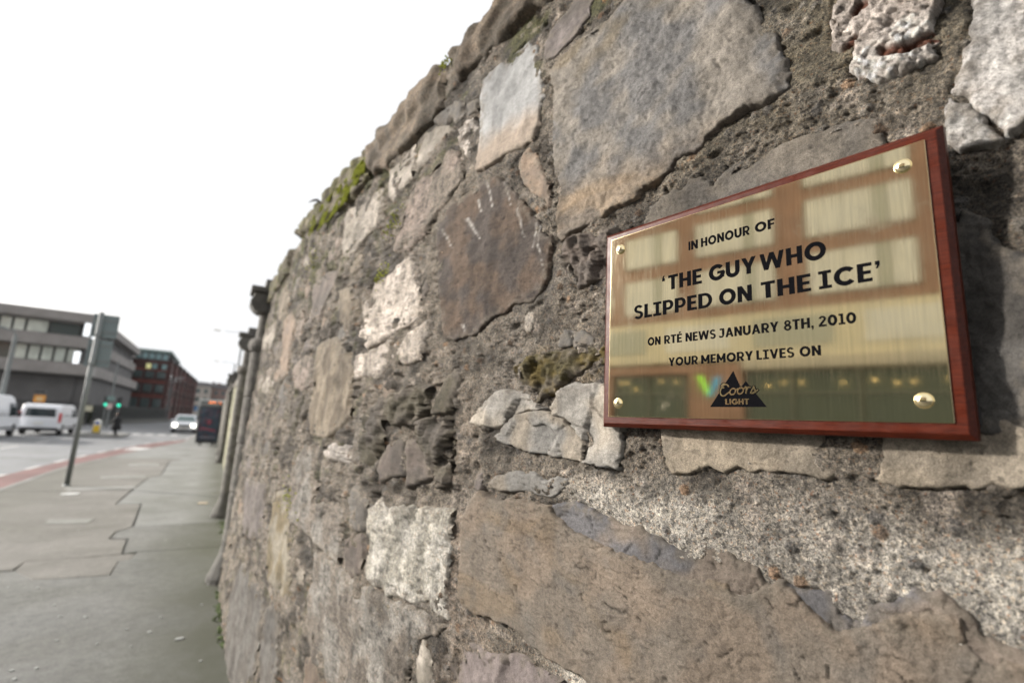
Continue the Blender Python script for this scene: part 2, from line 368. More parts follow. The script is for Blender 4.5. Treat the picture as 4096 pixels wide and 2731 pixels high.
 ('stone','dark','darkP',4,[(1881,1130),(1718,1178),(1689,1135),(1689,1063),(1762,1035),(1831,1053)]),
 ('stone','slate','pale',6,[(1283,1013),(1251,991),(1219,981),(1204,911),(1258,889),(1291,962)]),
 ('stone','dark','tan',5,[(2104,668),(2002,680),(1926,684),(1799,669),(2076,553)]),
 ('stone','quartz','quartz',12,[(320,2228),(324,2179),(324,2145),(313,2128),(296,2117),(300,2103),(307,2100),(287,2076),(281,2063),(272,2055),(256,2053),(240,2052),(226,2050),(213,2051),(214,2065),(205,2078),(207,2109),(201,2138),(201,2160),(323,2257)]),
 ('stone','quartz2','whiteR',12,[(170,2136),(171,2115),(177,2093),(182,2074),(178,2052),(187,2041),(183,2024),(194,2012),(200,1997),(182,1965),(163,1930),(157,1915),(144,1919),(128,1918),(113,2091)]),
 ('stone','quartz2','whiteR',9,[(202,1994),(207,1974),(209,1954),(208,1926),(196,1913),(181,1906),(167,1903),(158,1914),(164,1929),(184,1963)]),
 ('stone','sand2','greyT',6,[(649,1959),(636,1985),(612,2000),(588,2001),(566,1999),(547,2012),(526,2006),(508,1993),(489,2004),(464,2015),(431,2000),(418,2012),(397,2017),(370,2018),(340,2015),(332,2019),(307,2014),(281,2005),(272,1992),(270,1967),(271,1937),(329,1928),(406,1909),(449,1911),(428,1891),(595,1880)]),
 ('stone','flaky','darkG',6,[(3231,1553),(3044,1654),(2756,1674),(2649,1615),(2787,1516),(2754,1420),(2981,1468)]),
 ('stone','granite','pale',5,[(4719,1814),(4386,1863),(3912,1787),(3978,1709),(4530,1739)]),
 ('stone','granite','pinkgrey',5,[(3237,1843),(2982,1899),(2771,1853),(2703,1722),(2916,1696),(3155,1742)]),
 ('stone','granite','pale',5,[(5695,2368),(4634,2338),(4403,2168),(4648,2114),(5334,2190)]),
 ('stone','slate','darkP',5,[(3040,2330),(2770,2345),(2567,2305),(2553,2224),(2671,2170),(2738,2067),(2955,2139)]),
 ('stone','granite','pinkgrey',4,[(2839,2467),(2652,2526),(2596,2472),(2620,2407),(2770,2401)]),
]


# grid of the wall face: fine where it is near
def nodes_y():
    y = -.20; out = [y]
    while y < 5.75:
        d = math.hypot(y, float(wall_x(y, 1.6)))
        y += min(max(.0021, .0021*(d/.62)**2*.62/ (float(wall_x(y,1.6)))*.9), .022)
        out.append(y)
    return np.array(out)
def nodes_z():
    z = -.10; out = [z]
    while z < 2.852:
        z += .0075 if z < .75 else (.0034 if z < 1.15 else (.0021 if z < 2.15 else .0031))
        out.append(z)
    return np.array(out)
GY, GZ = nodes_y(), nodes_z()
NY, NZ = len(GY), len(GZ)
YY, ZZ = np.meshgrid(GY, GZ, indexing='ij')
DY = np.gradient(GY)[:, None]*np.ones((1, NZ))
XX = wall_x(YY, ZZ); NN = wall_n(GY)[:, None, :]*np.ones((1, NZ, 1))
print('wall grid', NY, NZ)
WROOT = Vector((.33, 2.5, 0))
wall = empty('stone_wall', WROOT, 0, 'old rubble stone wall with pale, brown and white stones in rough mortar, carrying the brass plaque', 'wall')

def poly_sdf(px, py, poly):
    """signed distance, inside positive"""
    d2 = np.full(px.shape, 1e9); ins = np.zeros(px.shape, bool)
    n = len(poly)
    for i in range(n):
        x0, y0 = poly[i]; x1, y1 = poly[(i+1) % n]
        ex, ey = x1-x0, y1-y0; L = ex*ex+ey*ey+1e-12
        t = np.clip(((px-x0)*ex+(py-y0)*ey)/L, 0, 1)
        dx = px-x0-t*ex; dy = py-y0-t*ey
        d2 = np.minimum(d2, dx*dx+dy*dy)
        if y0 != y1:
            c = ((y0 > py) != (y1 > py)) & (px < (x1-x0)*(py-y0)/(y1-y0)+x0)
            ins ^= c
    d = np.sqrt(d2); return np.where(ins, d, -d)

BEST = np.full((NY, NZ), -1.)          # largest sdf of any stone, for the mortar
CUT = np.zeros((NY, NZ), bool)         # mortar vertices deep under a stone

def cracks(y, z, seed, sc=.03):
    wy = y+.010*fbm(y/.03, z/.03, 3, 5); wz = z+.010*fbm(y/.03, z/.03, 3, 6)
    c = perlin(wy/sc, wz/(sc*1.5), seed+7)
    return np.exp(-(c/.045)**2)*sstep(.16, .26, perlin(y/(sc*.9), z/(sc*.9), seed+1))

def relief(style, y, z, seed):
    if style == 'sand':
        a = y*.8-z*.6; b = y*.6+z*.8
        h = fbm(a/.11, b/.17, 3, seed)*.006+fbm(a/.016, b/.034, 4, seed+3)*.0042+np.abs(perlin(a/.008, b/.018, seed+4))*-.0026-.003*cracks(y, z, seed, .05)
    elif style == 'sand2':
        h = fbm(y/.09, z/.09, 3, seed)*.004+fbm(y/.006, z/.006, 2, seed+3)*.0007
        c = perlin(y/.03+2*perlin(y/.05, z/.05, 3), z/.03, seed+7); h -= .0025*np.exp(-(c/.03)**2)*(perlin(y/.08, z/.08, seed+1) > .15)
    elif style in ('slate',):
        h = fbm(y/.12, z/.15, 3, seed)*.005+fbm(y/.02, z/.03, 2, seed+3)*.0012
        c = perlin(y/.05, z/.05, seed+7); h -= .002*np.exp(-(c/.02)**2)*(perlin(y/.07, z/.07, seed+1) > .2)
    elif style == 'flat':
        h = fbm(y/.20, z/.14, 2, seed)*.003+fbm(y/.014, z/.012, 3, seed+3)*.0010
        h -= .0034*cracks(y, z, seed)+.0008*sstep(.3, .45, perlin(y/.009, z/.009, seed+40))
        f1, f2, i, _, _ = worley(y/.05, z/.035, seed+2); q_ = 3*fbm(y/.10, z/.06, 4, seed+8); h += .0013*(np.floor(q_)+sstep(.86, 1, q_-np.floor(q_)))
    elif style in ('granite',):
        f1, f2, i, _, _ = worley(y/.016, z/.016, seed)
        h = fbm(y/.08, z/.08, 3, seed)*.006-f1*.0022+fbm(y/.012, z/.014, 3, seed+3)*.003
        h -= .004*sstep(.3, .5, perlin(y/.018, z/.022, seed+6))
    elif style == 'granite2':
        h = fbm(y/.08, z/.08, 3, seed)*.005+fbm(y/.016, z/.02, 3, seed+3)*.004
        h -= .006*sstep(.22, .42, perlin(y/.022, z/.022, seed+6))
    elif style == 'quartz':
        wy = y+.008*fbm(y/.03, z/.03, 2, seed+1); wz = z+.008*fbm(y/.03, z/.03, 2, seed+2)
        f1, f2, i, px, py = worley(wy/.0075, wz/.0075, seed)
        g1, g2, j, qx, qy = worley(wy/.026, wz/.026, seed+4)
        a1 = _hash(np.floor(i*997), i*0, 1)-.5; a2 = _hash(np.floor(i*997), i*0, 2)-.5; b1 = _hash(np.floor(j*997), j*0, 1)-.5; b2 = _hash(np.floor(j*997), j*0, 2)-.5
        h = .0055*(i-.5)+.009*(px*a1+py*a2)+.005*(j-.5)+.014*(qx*b1+qy*b2)+fbm(y/.05, z/.05, 3, seed)*.005
        h -= .012*sstep(.25, .4, perlin(y/.035, z/.035, seed+8))
    elif style == 'quartz2':
        h = fbm(y/.05, z/.05, 3, seed)*.008+fbm(y/.008, z/.012, 3, seed+2)*.003
    elif style == 'flaky':
        t = fbm(y/.05, z/.09, 4, seed)*3.; r = np.floor(t*2.2)+sstep(.75, 1, t*2.2-np.floor(t*2.2))
        h = r*.0045+fbm(y/.02, z/.05, 3, seed+2)*.005-.012*sstep(.25, .45, perlin(y/.045, z/.03, seed+9))
    elif style == 'chip':
        f1, f2, i, px, py = worley(y/.07, z/.075, seed)
        h = .012*(i-.5)*sstep(0, .10, f2-f1)+(_hash(np.floor(i*997), i*0, 1)-.5)*.045*px*.3+(_hash(np.floor(i*997), i*0, 2)-.5)*.045*py*.3+fbm(y/.03, z/.03, 3, seed)*.0028-.003*np.exp(-((f2-f1)/.04)**2)
    elif style == 'cope':
        h = fbm(y/.3, z/.2, 2, seed)*.006+fbm(y/.022, z/.022, 4, seed+3)*.0035
    else:
        h = fbm(y/.11, z/.11, 3, seed)*.007+fbm(y/.018, z/.026, 3, seed+3)*.0022
    return h

MATOF = {'sand': 'sand', 'sand2': 'sand', 'slate': 'slate', 'flat': 'flat', 'granite': 'granite', 'granite2': 'granite', 'quartz': 'quartz',
         'quartz2': 'quartz', 'flaky': 'dark', 'chip': 'sand', 'cope': 'granite', 'dark': 'dark'}

def stone_colour(style, ck, y, z, h, seed):
    a, b = [np.array(c) for c in PAL[ck]]
    m = sstep(-.18, .22, fbm(y/.14, z/.14, 3, seed+30))[..., None]
    c = a*(1-m)+b*m
    c = c*(1+(.10 if style == 'flat' else .24)*fbm(y/.03, z/.03, 3, seed+31))[..., None]
    if style in ('flat', 'slate', 'sand', 'sand2', 'dark'):
        fl = sstep(.38, .52, perlin(y/.007, z/.009, seed+33))+sstep(.42, .5, perlin(y/.016, z/.02, seed+34)); c = c*(1-(.38 if style != 'flat' else .2)*np.clip(fl, 0, 1))[..., None]
    if style in ('flat', 'sand', 'dark'): c = c*(1-.5*cracks(y, z, seed)*(1 if style == 'flat' else .5))[..., None]
    if ck == 'sandA':      # warm bottom and ochre stains, bluish middle
        t = sstep(2.16, 2.02, z-.12*(y-.7)+.04*perlin(y/.08, z/.08, 3))[..., None]; c = c*(1-t)+c*np.array((1.10, .99, .87))*t
        o = (sstep(.05, .35, perlin(y/.12, z/.05, 44))*sstep(.13, .02, np.abs(z-2.05)))[..., None]
        o2 = (sstep(-.1, .3, perlin(y/.1, z/.07, 45))*sstep(2.36, 2.46, z))[..., None]
        c = c*(1-.28*o)+np.array((.33, .245, .155))*.28*o; c = c*(1-.4*o2)+np.array((.22, .17, .09))*.4*o2
    if ck == 'slateA':
        t = sstep(2.44, 2.36, z+.03*perlin(y/.06, z/.06, 2))[..., None]; c = np.array((.36, .365, .37))*(1-t)+np.array((.35, .305, .265))*t
        c = c*(1+.10*fbm(y/.02, z/.10, 3, 9))[..., None]
    if ck == 'slabA':
        o = sstep(.0, .35, perlin(y/.10, z/.06, 77)+.9*sstep(.85, 1.1, y)*sstep(1.30, 1.12, z)-.1)[..., None]
        c = c*(1-.38*o)+np.array((.235, .178, .115))*.38*o
        q_ = 3*fbm(y/.10, z/.06, 4, seed+8); e_ = sstep(.80, .98, q_-np.floor(q_))*(q_-np.floor(q_) < .985); c = c*(1-.22*e_)[..., None]
        g = sstep(.1, .4, perlin(y/.05, z/.05, 78))[..., None]; c = c*(1-.3*g)+np.array((.17, .17, .165))*.3*g
    if ck == 'darkB':      # lime runs down the slab
        w = y+.0035*fbm(y/.02, z/.03, 3, 3)
        for pth, wd in (([(1.196,2.272),(1.173,2.22),(1.145,2.151)], .0055), ([(1.037,2.12),(1.019,2.074),(1.005,2.03)], .0055), ([(.952,2.048),(.945,1.996),(.926,1.938),(.910,1.895)], .0024), ([(.965,2.059),(.963,1.99)], .0026),
                        ([(1.23,2.215),(1.203,2.165)], .006), ([(1.409,2.172),(1.346,2.09)], .007), ([(1.275,2.168),(1.197,2.08)], .008), ([(1.244,1.836),(1.224,1.81)], .007), ([(1.102,2.223),(1.068,2.139)], .004)):
            ys_ = [q[0] for q in pth][::-1]; zs_ = [q[1] for q in pth][::-1]
            yc = np.interp(z, zs_, ys_); t = np.clip((zs_[-1]-z)/(zs_[-1]-zs_[0]), 0, 1)
            k = (np.exp(-(np.abs(w-yc)/(wd*(1.1-.75*t)))**2)*(z < zs_[-1])*(z > zs_[0])*(.45+.55*sstep(-.25, .1, perlin(y/.006, z/.03, 8))))[..., None]
            c = c*(1-.7*k)+np.array((.55, .54, .52))*.7*k
    if ck in ('whiteG', 'white', 'graniteG', 'pinkgrey'):
        k = sstep(.18, .42, perlin(y/.02, z/.024, seed+6))[..., None]; c = c*(1-.5*k)
    if style in ('quartz', 'quartz2'):
        wy = y+.008*fbm(y/.03, z/.03, 2, seed+1); wz = z+.008*fbm(y/.03, z/.03, 2, seed+2)
        f1, f2, i, px, py = worley(wy/.0075, wz/.0075, seed)
        c = c*(.80+.38*i)[..., None]*(1-.38*sstep(.14, .0, f2-f1))[..., None]
    if ck == 'quartz':
        k = sstep(.25, .4, perlin(y/.035, z/.035, seed+8))[..., None]; c = c*(1-k)+np.array((.16, .065, .035))*k
    if ck == 'copeM':
        k = sstep(-.15, .15, perlin(y/.12, z/.07, 5))[..., None]; c = c*(1-.5*k)+np.array((.16, .17, .06))*.5*k
    if ck == 'moss':
        k = sstep(.0, .25, perlin(y/.04, z/.03, 5))[..., None]; c = c*(1-.5*k)+np.array((.16, .12, .03))*.5*k
    if ck == 'ledge':
        pass
    lum = c.mean(-1, keepdims=True)
    if ck not in ('quartz', 'whiteR', 'limeA', 'limeB', 'slabA', 'ledge'): c = (lum+(c-lum)*1.05)*np.array((.95, .94, .92))
    return np.clip(c, .02, .9)

def add_stone(kind, style, ck, proud, pts, seed, label=None):
    pts = [(p[0]/1000, p[1]/1000) for p in pts]
    ys = [p[0] for p in pts]; zs = [p[1] for p in pts]
    top = 0
    i0, i1 = np.searchsorted(GY, min(ys)-.05), np.searchsorted(GY, max(ys)+.05)
    j0, j1 = np.searchsorted(GZ, min(zs)-.03), np.searchsorted(GZ, max(zs)+.03)
    if kind == 'coping_stone':
        gz = np.arange(min(zs)-.02, max(zs)+.03, .0042 if min(ys) < 2.3 else .006); gy = GY[i0:i1]
        y, z = np.meshgrid(gy, gz, indexing='ij'); x = wall_x(y, z); nn = wall_n(gy)[:, None, :]*np.ones((1, len(gz), 1))
        dy = np.gradient(gy)[:, None]*np.ones((1, len(gz)))
    else:
        if i1-i0 < 3 or j1-j0 < 3: return
        y, z, x, nn, dy = YY[i0:i1, j0:j1], ZZ[i0:i1, j0:j1], XX[i0:i1, j0:j1], NN[i0:i1, j0:j1], DY[i0:i1, j0:j1]
    if y.size == 0: return
    sc = 1+np.clip((y-1.2)*.7, 0, 3)
    wy = y+((.006*sc+.002) if style not in ('flat', 'cope') else .004)*fbm(y/.04, z/.04, 4, seed, .62)
    wz = z+.008*fbm(y/.04, z/.04, 4, seed+2, .62)
    sd_ = poly_sdf(wy, wz, pts)
    m = np.maximum(.005, 1.2*dy)
    bev = {'flat': .007, 'slate': .007, 'cope': .028, 'quartz': .010, 'chip': .006, 'sand': .009, 'sand2': .009}.get(style, .010)
    bev = np.maximum(bev, dy*1.2)
    depth = .018
    t = np.clip((sd_+m*.6)/bev, 0, 1)
    pr = (proud-(1.2 if style not in ('flat', 'cope') else 0))/1000.*(1+.4*np.clip(y-1.5, 0, 1.5))
    h = -depth+(depth+pr)*(1-(1-t)**2.4)
    rel = relief(style, y, z, seed)+fbm(y/.0065, z/.0065, 2, seed+60)*.0011
    pr = pr*(.55+.9*sstep(-.3, .3, perlin(y/.09, z/.09, seed+61))) if style != 'flat' else pr      # edge runs flush here, proud there
    h = -depth+(depth+pr)*(1-(1-t)**3.0)
    h = h+rel*np.clip(t*1.5, 0, 1)
    tilt = ((seed*37 % 11)-5)/5*.03; tz = ((seed*53 % 13)-6)/6*.03
    if abs(max(ys)-min(ys)) < .5: h = h+(y-np.mean(ys))*tilt+(z-np.mean(zs))*tz
    keep = sd_ > -m
    cell = keep[:-1, :-1] & keep[1:, :-1] & keep[:-1, 1:] & keep[1:, 1:]
    if cell.sum() < 4: return
    used = np.zeros(keep.shape, bool)
    used[:-1, :-1] |= cell; used[1:, :-1] |= cell; used[:-1, 1:] |= cell; used[1:, 1:] |= cell
    idx = np.full(keep.shape, -1); idx[used] = np.arange(used.sum())
    P = np.stack([x, y, z], -1)+nn*h[..., None]
    P = P[used]-np.array(WROOT)
    q = np.stack([idx[:-1, :-1][cell], idx[:-1, 1:][cell], idx[1:, 1:][cell], idx[1:, :-1][cell]], 1)
    # skirt running back into the wall
    pad = np.pad(cell, 1)
    side = []
    def edges(mask, a, b):
        side.append(np.stack([a[mask], b[mask]], 1))
    edges(cell & ~pad[:-2, 1:-1], idx[:-1, 1:], idx[:-1, :-1]); edges(cell & ~pad[2:, 1:-1], idx[1:, :-1], idx[1:, 1:])
    edges(cell & ~pad[1:-1, :-2], idx[:-1, :-1], idx[1:, :-1]); edges(cell & ~pad[1:-1, 2:], idx[1:, 1:], idx[:-1, 1:])
    E = np.concatenate(side)
    back = .42 if kind == 'coping_stone' else .06
    bv = np.unique(E); mp = np.full(len(P), -1); mp[bv] = np.arange(len(bv))+len(P)
    Pb = P[bv]+np.array((back, back*.13, 0))
    q2 = np.stack([E[:, 1], E[:, 0], mp[E[:, 0]], mp[E[:, 1]]], 1)
    cc = stone_colour(style, ck, y, z, h, seed)
    sm = (sstep(.030, .0, sd_-.022*fbm(y/.045, z/.045, 3, 71))*sstep(-.15, .25, fbm(y/.02, z/.02, 3, 72)+.1)*.62)[..., None]      # mortar smeared over the rim
    if ck in ('limeA', 'limeB', 'limeG', 'quartz'): sm = sm*.4
    cc = cc*(1-sm)+np.array((.225, .20, .168))*sm
    st_ = sstep(-.05, .45, fbm(y/.33, z/.42, 4, 73))+.7*sstep(.1, .4, fbm(y/.05, z/.5, 3, 74))                                  # damp and soot stains
    cc = cc*(1-(.26 if ck not in ('sandA', 'slabA') else .12)*np.clip(st_, 0, 1.2))[..., None]
    c = cc[used]
    cb = c[bv]
    o = np_mesh(kind, np.concatenate([P, Pb]), np.concatenate([q, q2]), MAT[MATOF[style]], np.concatenate([c, cb]), True, wall)
    if label: o['label'] = label
    if kind != 'coping_stone':
        BEST[i0:i1, j0:j1] = np.maximum(BEST[i0:i1, j0:j1], sd_)
        CUT[i0:i1, j0:j1] |= sd_ > np.maximum(.012, 2.2*dy)
    return o

for n, (kind, style, ck, pr, pts) in enumerate(STONES):
    if ck == 'moss': style = 'flaky'
    add_stone(kind, style, ck, pr, pts, n+1)

# more coping beyond the photograph's last one and behind the camera
for k, (ya, yb) in enumerate(((.05, .84), (4.18, 5.0), (5.03, 5.74))):
    add_stone('coping_stone', 'cope', 'copeA' if k == 0 else 'copeM', 18, [(ya*1000, 2690), (yb*1000, 2680), (yb*1000, 2850), (yb*900+ya*100, 2885), (ya*1000, 2880)], 300+k)

# smaller rubble filling the gaps
rs = random.Random(11); n = 0; tries = 0
while n < 80 and tries < 1500:
    tries += 1
    cy = rs.uniform(.95, 5.5); cz = rs.uniform(.12, 2.58)
    far = min(1, max(0, (cy-1.4)/2.5))
    ry = rs.uniform(.018, .04)*(1+4.2*far); rz = rs.uniform(.014, .04)*(1+1.6*far)
    i, j = np.searchsorted(GY, cy), np.searchsorted(GZ, cz)
    di, dj = max(1, int(ry/DY[min(i, NY-1), 0])), max(1, int(rz/.004))
    if i >= NY or j >= NZ: continue
    reg = BEST[max(0, i-di):i+di, max(0, j-dj):j+dj]
    if reg.size == 0 or reg.max() > -.006: continue
    nv = rs.randint(6, 9); pts = []
    for k in range(nv):
        a = 2*PI*(k+rs.uniform(-.3, .3))/nv; r = rs.uniform(.75, 1.1)
        pts.append(((cy+ry*r*math.cos(a))*1000, (cz+rz*r*math.sin(a))*1000))
    style, ck = rs.choice([('slate', 'greyB'), ('slate', 'tan'), ('granite', 'pinkgrey'), ('granite', 'pale'), ('dark', 'darkP'), ('flaky', 'darkG'), ('slate', 'tanB'), ('dark', 'greyP'), ('granite', 'graniteG')])
    add_stone('stone', style, ck, rs.uniform(-1, 4), pts, 100+n)
    # mark spacing even when the stone is tiny
    n += 1
print('rubble', n)

# mortar sheet
y, z = YY, ZZ
big = fbm(y/.16, z/.13, 4, 500)
mid = fbm(y/.028, z/.024, 4, 510)
f1, f2, wi, _, _ = worley(y/.0105, z/.0105, 520)
g1, g2, gi, _, _ = worley(y/.024, z/.024, 530)
farm = sstep(1.0, 2.2, y)
rough_ = .35+.9*sstep(-.2, .3, fbm(y/.12, z/.10, 2, 516))       # smeared here, crumbled there
rgh = np.exp(-((y-1.5)/.45)**2-((z-1.5)/.28)**2)
h = -.0012-rgh*.009+rgh*fbm(y/.04, z/.05, 4, 518)*.022+big*.011*(1+.8*farm)+mid*.0075*rough_*(1+1.1*farm)+fbm(y/.0085, z/.0085, 3, 515)*.0030*rough_+fbm(y/.07, z/.12, 3, 517)*.007*farm
low_ = sstep(1.52, 1.44, z)*sstep(1.0, .85, y)
h = h-low_*(big*.006+mid*.0055)
h += rough_*np.where(wi > .55, .0022*(1-sstep(.15, .5, f1)), 0)*(wi-.4)*1.6
h += np.where(gi > .84, .0035*(1-sstep(.1, .42, g1)), 0)
h -= .004*rough_*sstep(.30, .45, perlin(y/.012, z/.010, 540))+.009*(1-low_)*sstep(.30, .5, perlin(y/.05, z/.035, 542))
h -= .010*sstep(.20, .42, perlin(y/.06, z/.032, 541))*farm
smooth_low = sstep(1.52, 1.44, z)*sstep(1.0, .85, y)      # fuller, paler pointing under the plaque
h = h+.005*smooth_low
near = np.exp(-(BEST/.004)**2)
h -= near*.0035*sstep(-.25, .15, perlin(y/.05, z/.05, 550)+.1)
# keep clear of the plaque
a, b = .23, .21
P = np.stack([XX, y, z], -1)+NN*h[..., None]
# top edge runs back under the coping
brown = np.array((.222, .200, .172)); pale = np.array((.42, .40, .365)); olive = np.array((.165, .148, .115)); grey = np.array((.215, .20, .18))
c = np.ones(y.shape+(3,))*brown
m = (sstep(1.95, 2.15, z+.05*perlin(y/.07, z/.07, 3))*sstep(.75, .55, y))[..., None]; c = c*(1-m)+olive*1.15*m
pm = (sstep(1.50, 1.42, z+.03*perlin(y/.05, z/.05, 4))*sstep(.86, .76, y+.03*perlin(y/.04, z/.04, 7)))[..., None]; c = c*(1-pm)+pale*pm
pw = (sstep(1.0, .5, np.abs(y-1.1)/.12)*sstep(1.45, 1.3, z)+.5*sstep(1.0, .5, np.abs(y-1.19)/.06)*sstep(1.7, 1.5, z))[..., None]
c = c*(1-.5*pw)+np.array((.29, .245, .205))*.5*pw
gm = (sstep(.05, .4, fbm(y/.3, z/.25, 3, 61)))[..., None]; c = c*(1-gm*.6)+grey*gm*.6
dk = sstep(.0, .35, fbm(y/.22, z/.16, 3, 62)+.12*farm)[..., None]; c = c*(1-.52*dk*(1-pm))
gr = (sstep(.05, .3, fbm(y/.2, z/.14, 3, 63))*sstep(2.3, 2.6, z+.15*farm)*.8+sstep(.25, .45, fbm(y/.12, z/.1, 3, 64))*farm*.45)[..., None]
c = c*(1-gr)+np.array((.115, .118, .055))*gr
ym = (sstep(.05, .3, fbm(y/.05, z/.035, 3, 66))*np.exp(-((y-.82)/.12)**2-((z-1.70)/.035)**2))[..., None]
c = c*(1-.7*ym)+np.array((.20, .145, .035))*.7*ym
wp = (sstep(.3, .5, fbm(y/.07, z/.05, 3, 65))*.5)[..., None]; c = c*(1-wp)+np.array((.40, .36, .32))*wp
peb = (gi > .84) & (g1 < .36); _k = _hash(np.floor(gi*9999), gi*0, 3)[..., None]; _k2 = _hash(np.floor(gi*9999), gi*0, 6)[..., None]; pc = (np.array((.10, .10, .105))*(1-_k)+np.array((.32, .30, .27))*_k)*np.where(_k2 > .8, np.array((1.3, .9, .6)), 1.)
c = np.where(peb[..., None], pc*.6+c*.4, c)
c = c*(1+.30*mid)[..., None]*(1-.35*sstep(.28, .42, perlin(y/.006, z/.006, 560)))[..., None]
c = np.clip(c, .02, .8)
cellcut = CUT[:-1, :-1] & CUT[1:, :-1] & CUT[:-1, 1:] & CUT[1:, 1:]
ok = ~cellcut
idx = np.arange(NY*NZ).reshape(NY, NZ)
q = np.stack([idx[:-1, :-1][ok], idx[:-1, 1:][ok], idx[1:, 1:][ok], idx[1:, :-1][ok]], 1)
used = np.zeros(NY*NZ, bool); used[q.ravel()] = True
mp = np.cumsum(used)-1
V = P.reshape(-1, 3)[used]; C = c.reshape(-1, 3)[used]; q = mp[q]
topi = idx[:, -1]; topi = mp[topi]
Vt = V[topi]+np.array((.44, 0, .0)); q2 = np.stack([topi[:-1], np.arange(len(topi)-1)+len(V), np.arange(1, len(topi))+len(V), topi[1:]], 1)
endi = mp[idx[-1, :]]; Ve = V[endi]+np.array((.44, 0, 0)); k0 = len(V)+len(Vt)
q3 = np.stack([endi[:-1], endi[1:], np.arange(1, len(endi))+k0, np.arange(len(endi)-1)+k0], 1)
mo = np_mesh('mortar', np.concatenate([V, Vt, Ve])-np.array(WROOT), np.concatenate([q, q2, q3]), MAT['mortar'], np.concatenate([C, C[topi], C[endi]]), True, wall)
# core behind the face and the plain run behind the camera
xs_ = [(-3.5, 1.45), (-.2, .87), (1.2, .64), (2.3, .50), (3.6, .40), (5.74, .36)]
core = MB().prism([(a_[1]+.045, a_[0]) for a_ in xs_]+[(1.0, 5.74), (1.9, -3.5)], -.1, 2.60, 'z')
co = core.build('wall_core', MAT['dark'], None); co.parent = wall; co.location = -WROOT
gy = np.linspace(-3.5, -.2, 120); gz = np.linspace(-.1, 2.83, 110); y2, z2 = np.meshgrid(gy, gz, indexing='ij')
f1, f2, wi, _, _ = worley(y2/.30, z2/.2, 900); e = sstep(.03, .12, f2-f1)
h2 = .014*e-.004+fbm(y2/.05, z2/.05, 3, 901)*.008
h2[-1] = 0
P2 = np.stack([wall_x(y2, z2), y2, z2], -1)+wall_n(gy)[:, None, :]*h2[..., None]
c2 = (np.array((.19, .17, .14))*(1-e[..., None])+(np.array((.20, .18, .16))+wi[..., None]*.16)*e[..., None])
ii = np.arange(y2.size).reshape(y2.shape)
mq = np.stack([ii[:-1, :-1], ii[:-1, 1:], ii[1:, 1:], ii[1:, :-1]], -1).reshape(-1, 4)
np_mesh('rubble_facing', P2.reshape(-1, 3)-np.array(WROOT), mq, MAT['mortar_smooth'], c2.reshape(-1, 3), True, wall)['kind'] = 'stuff'
wall['kind'] = 'thing'; wall['label'] = 'old rubble stone wall carrying the brass plaque, pale and brown stones in rough mortar'

# ------------------------------------------------------------------ moss on the coping
mm = simple('moss_mat', (.25, .27, .025), .95, var=.45, vs=60)
rs = np.random.RandomState(5)
vs = []; fs = []
def clump(x, y, z, r):
    k = len(vs)
    for (a, b, c) in ((1,0,0), (-1,0,0), (0,1,0), (0,-1,0), (0,0,1), (0,0,-1)):
        j = rs.uniform(.6, 1.3, 3); vs.append((x+a*r*j[0], y+b*r*j[1], z+c*r*j[2]*.8))
    for f in ((0,2,4), (2,1,4), (1,3,4), (3,0,4), (2,0,5), (1,2,5), (3,1,5), (0,3,5)): fs.append(tuple(i+k for i in f))
n = 0
while n < 9500:
    y = 2.22+abs(rs.normal(0, .55)); z = rs.uniform(2.66, 2.93)
    mask = float(fbm(np.array([y/.16]), np.array([z/.08]), 3, 91)[0])
    low = 2.72+.05*math.sin(y*2.)
    if z < low-.03 or mask < .02+.9*max(0, low+.02-z)+.5*max(0, y-3.0): continue
    topz = float(np.interp(y, [2.2, 2.45, 3.0, 3.6, 4.2, 4.9], [2.80, 2.80, 2.85, 2.85, 2.83, 2.86]))
    x = float(wall_x(y, z))-.030
    if z > topz: x += rs.uniform(0, .10); z = topz+rs.uniform(-.012, .004)
    clump(x, y, z, rs.uniform(.002, .0055)); n += 1
for k in range(260):   # small tufts elsewhere
    y0, z0, sp = ((1.53, 2.855, .02), (1.85, 2.12, .03), (1.80, 2.32, .04), (2.75, 1.15, .10), (3.2, 2.52, .12))[k % 5]
    y = y0+rs.normal(0, sp); z = z0+rs.normal(0, sp*.6)
    clump(float(wall_x(y, z))-.012, y, z, rs.uniform(.003, .007))
me = bpy.data.meshes.new('moss'); me.from_pydata(vs, [], fs); me.materials.append(mm)
tag(link('moss', me), 'bright yellow green moss growing along the top coping of the wall', 'moss', kind='stuff')

# twig standing out of the wall top
tw = MB().tube([(.405, 3.16, 2.86), (.385, 3.15, 2.898), (.362, 3.15, 2.912), (.340, 3.15, 2.905), (.312, 3.15, 2.880)], [.003, .006, .009, .006, .001], 6)
tw.tube([(.362, 3.15, 2.912), (.335, 3.14, 2.893), (.318, 3.14, 2.889)], [.004, .003, .001], 6)
tag(tw.build('twig', simple('twig_mat', (.06, .05, .04), .8)), 'dry dark twig sticking out over the mossy top of the wall', 'twig')

# ------------------------------------------------------------------ the brass plaque
PU = math.radians(-9.5)
PT = Vector((math.sin(PU), math.cos(PU), 0)); PN = Vector((-math.cos(PU), math.sin(PU), 0))
PO = Vector((.52, 1.21, 0)); _o = PO-PT*(PO.dot(PT))+PT*.570; _o.z = 1.581     # lower left corner of the brass front
rotm = Matrix((-PT, -PN, Vector((0, 0, 1)))).transposed()      # local: x right along the plaque, y into the wall, z up
plaque = empty('brass_plaque', (0, 0, 0), 0, 'brass plaque with black engraved lettering on a red wooden board, on the stone wall', 'plaque')
plaque.matrix_world = Matrix.Translation(_o) @ rotm.to_4x4()

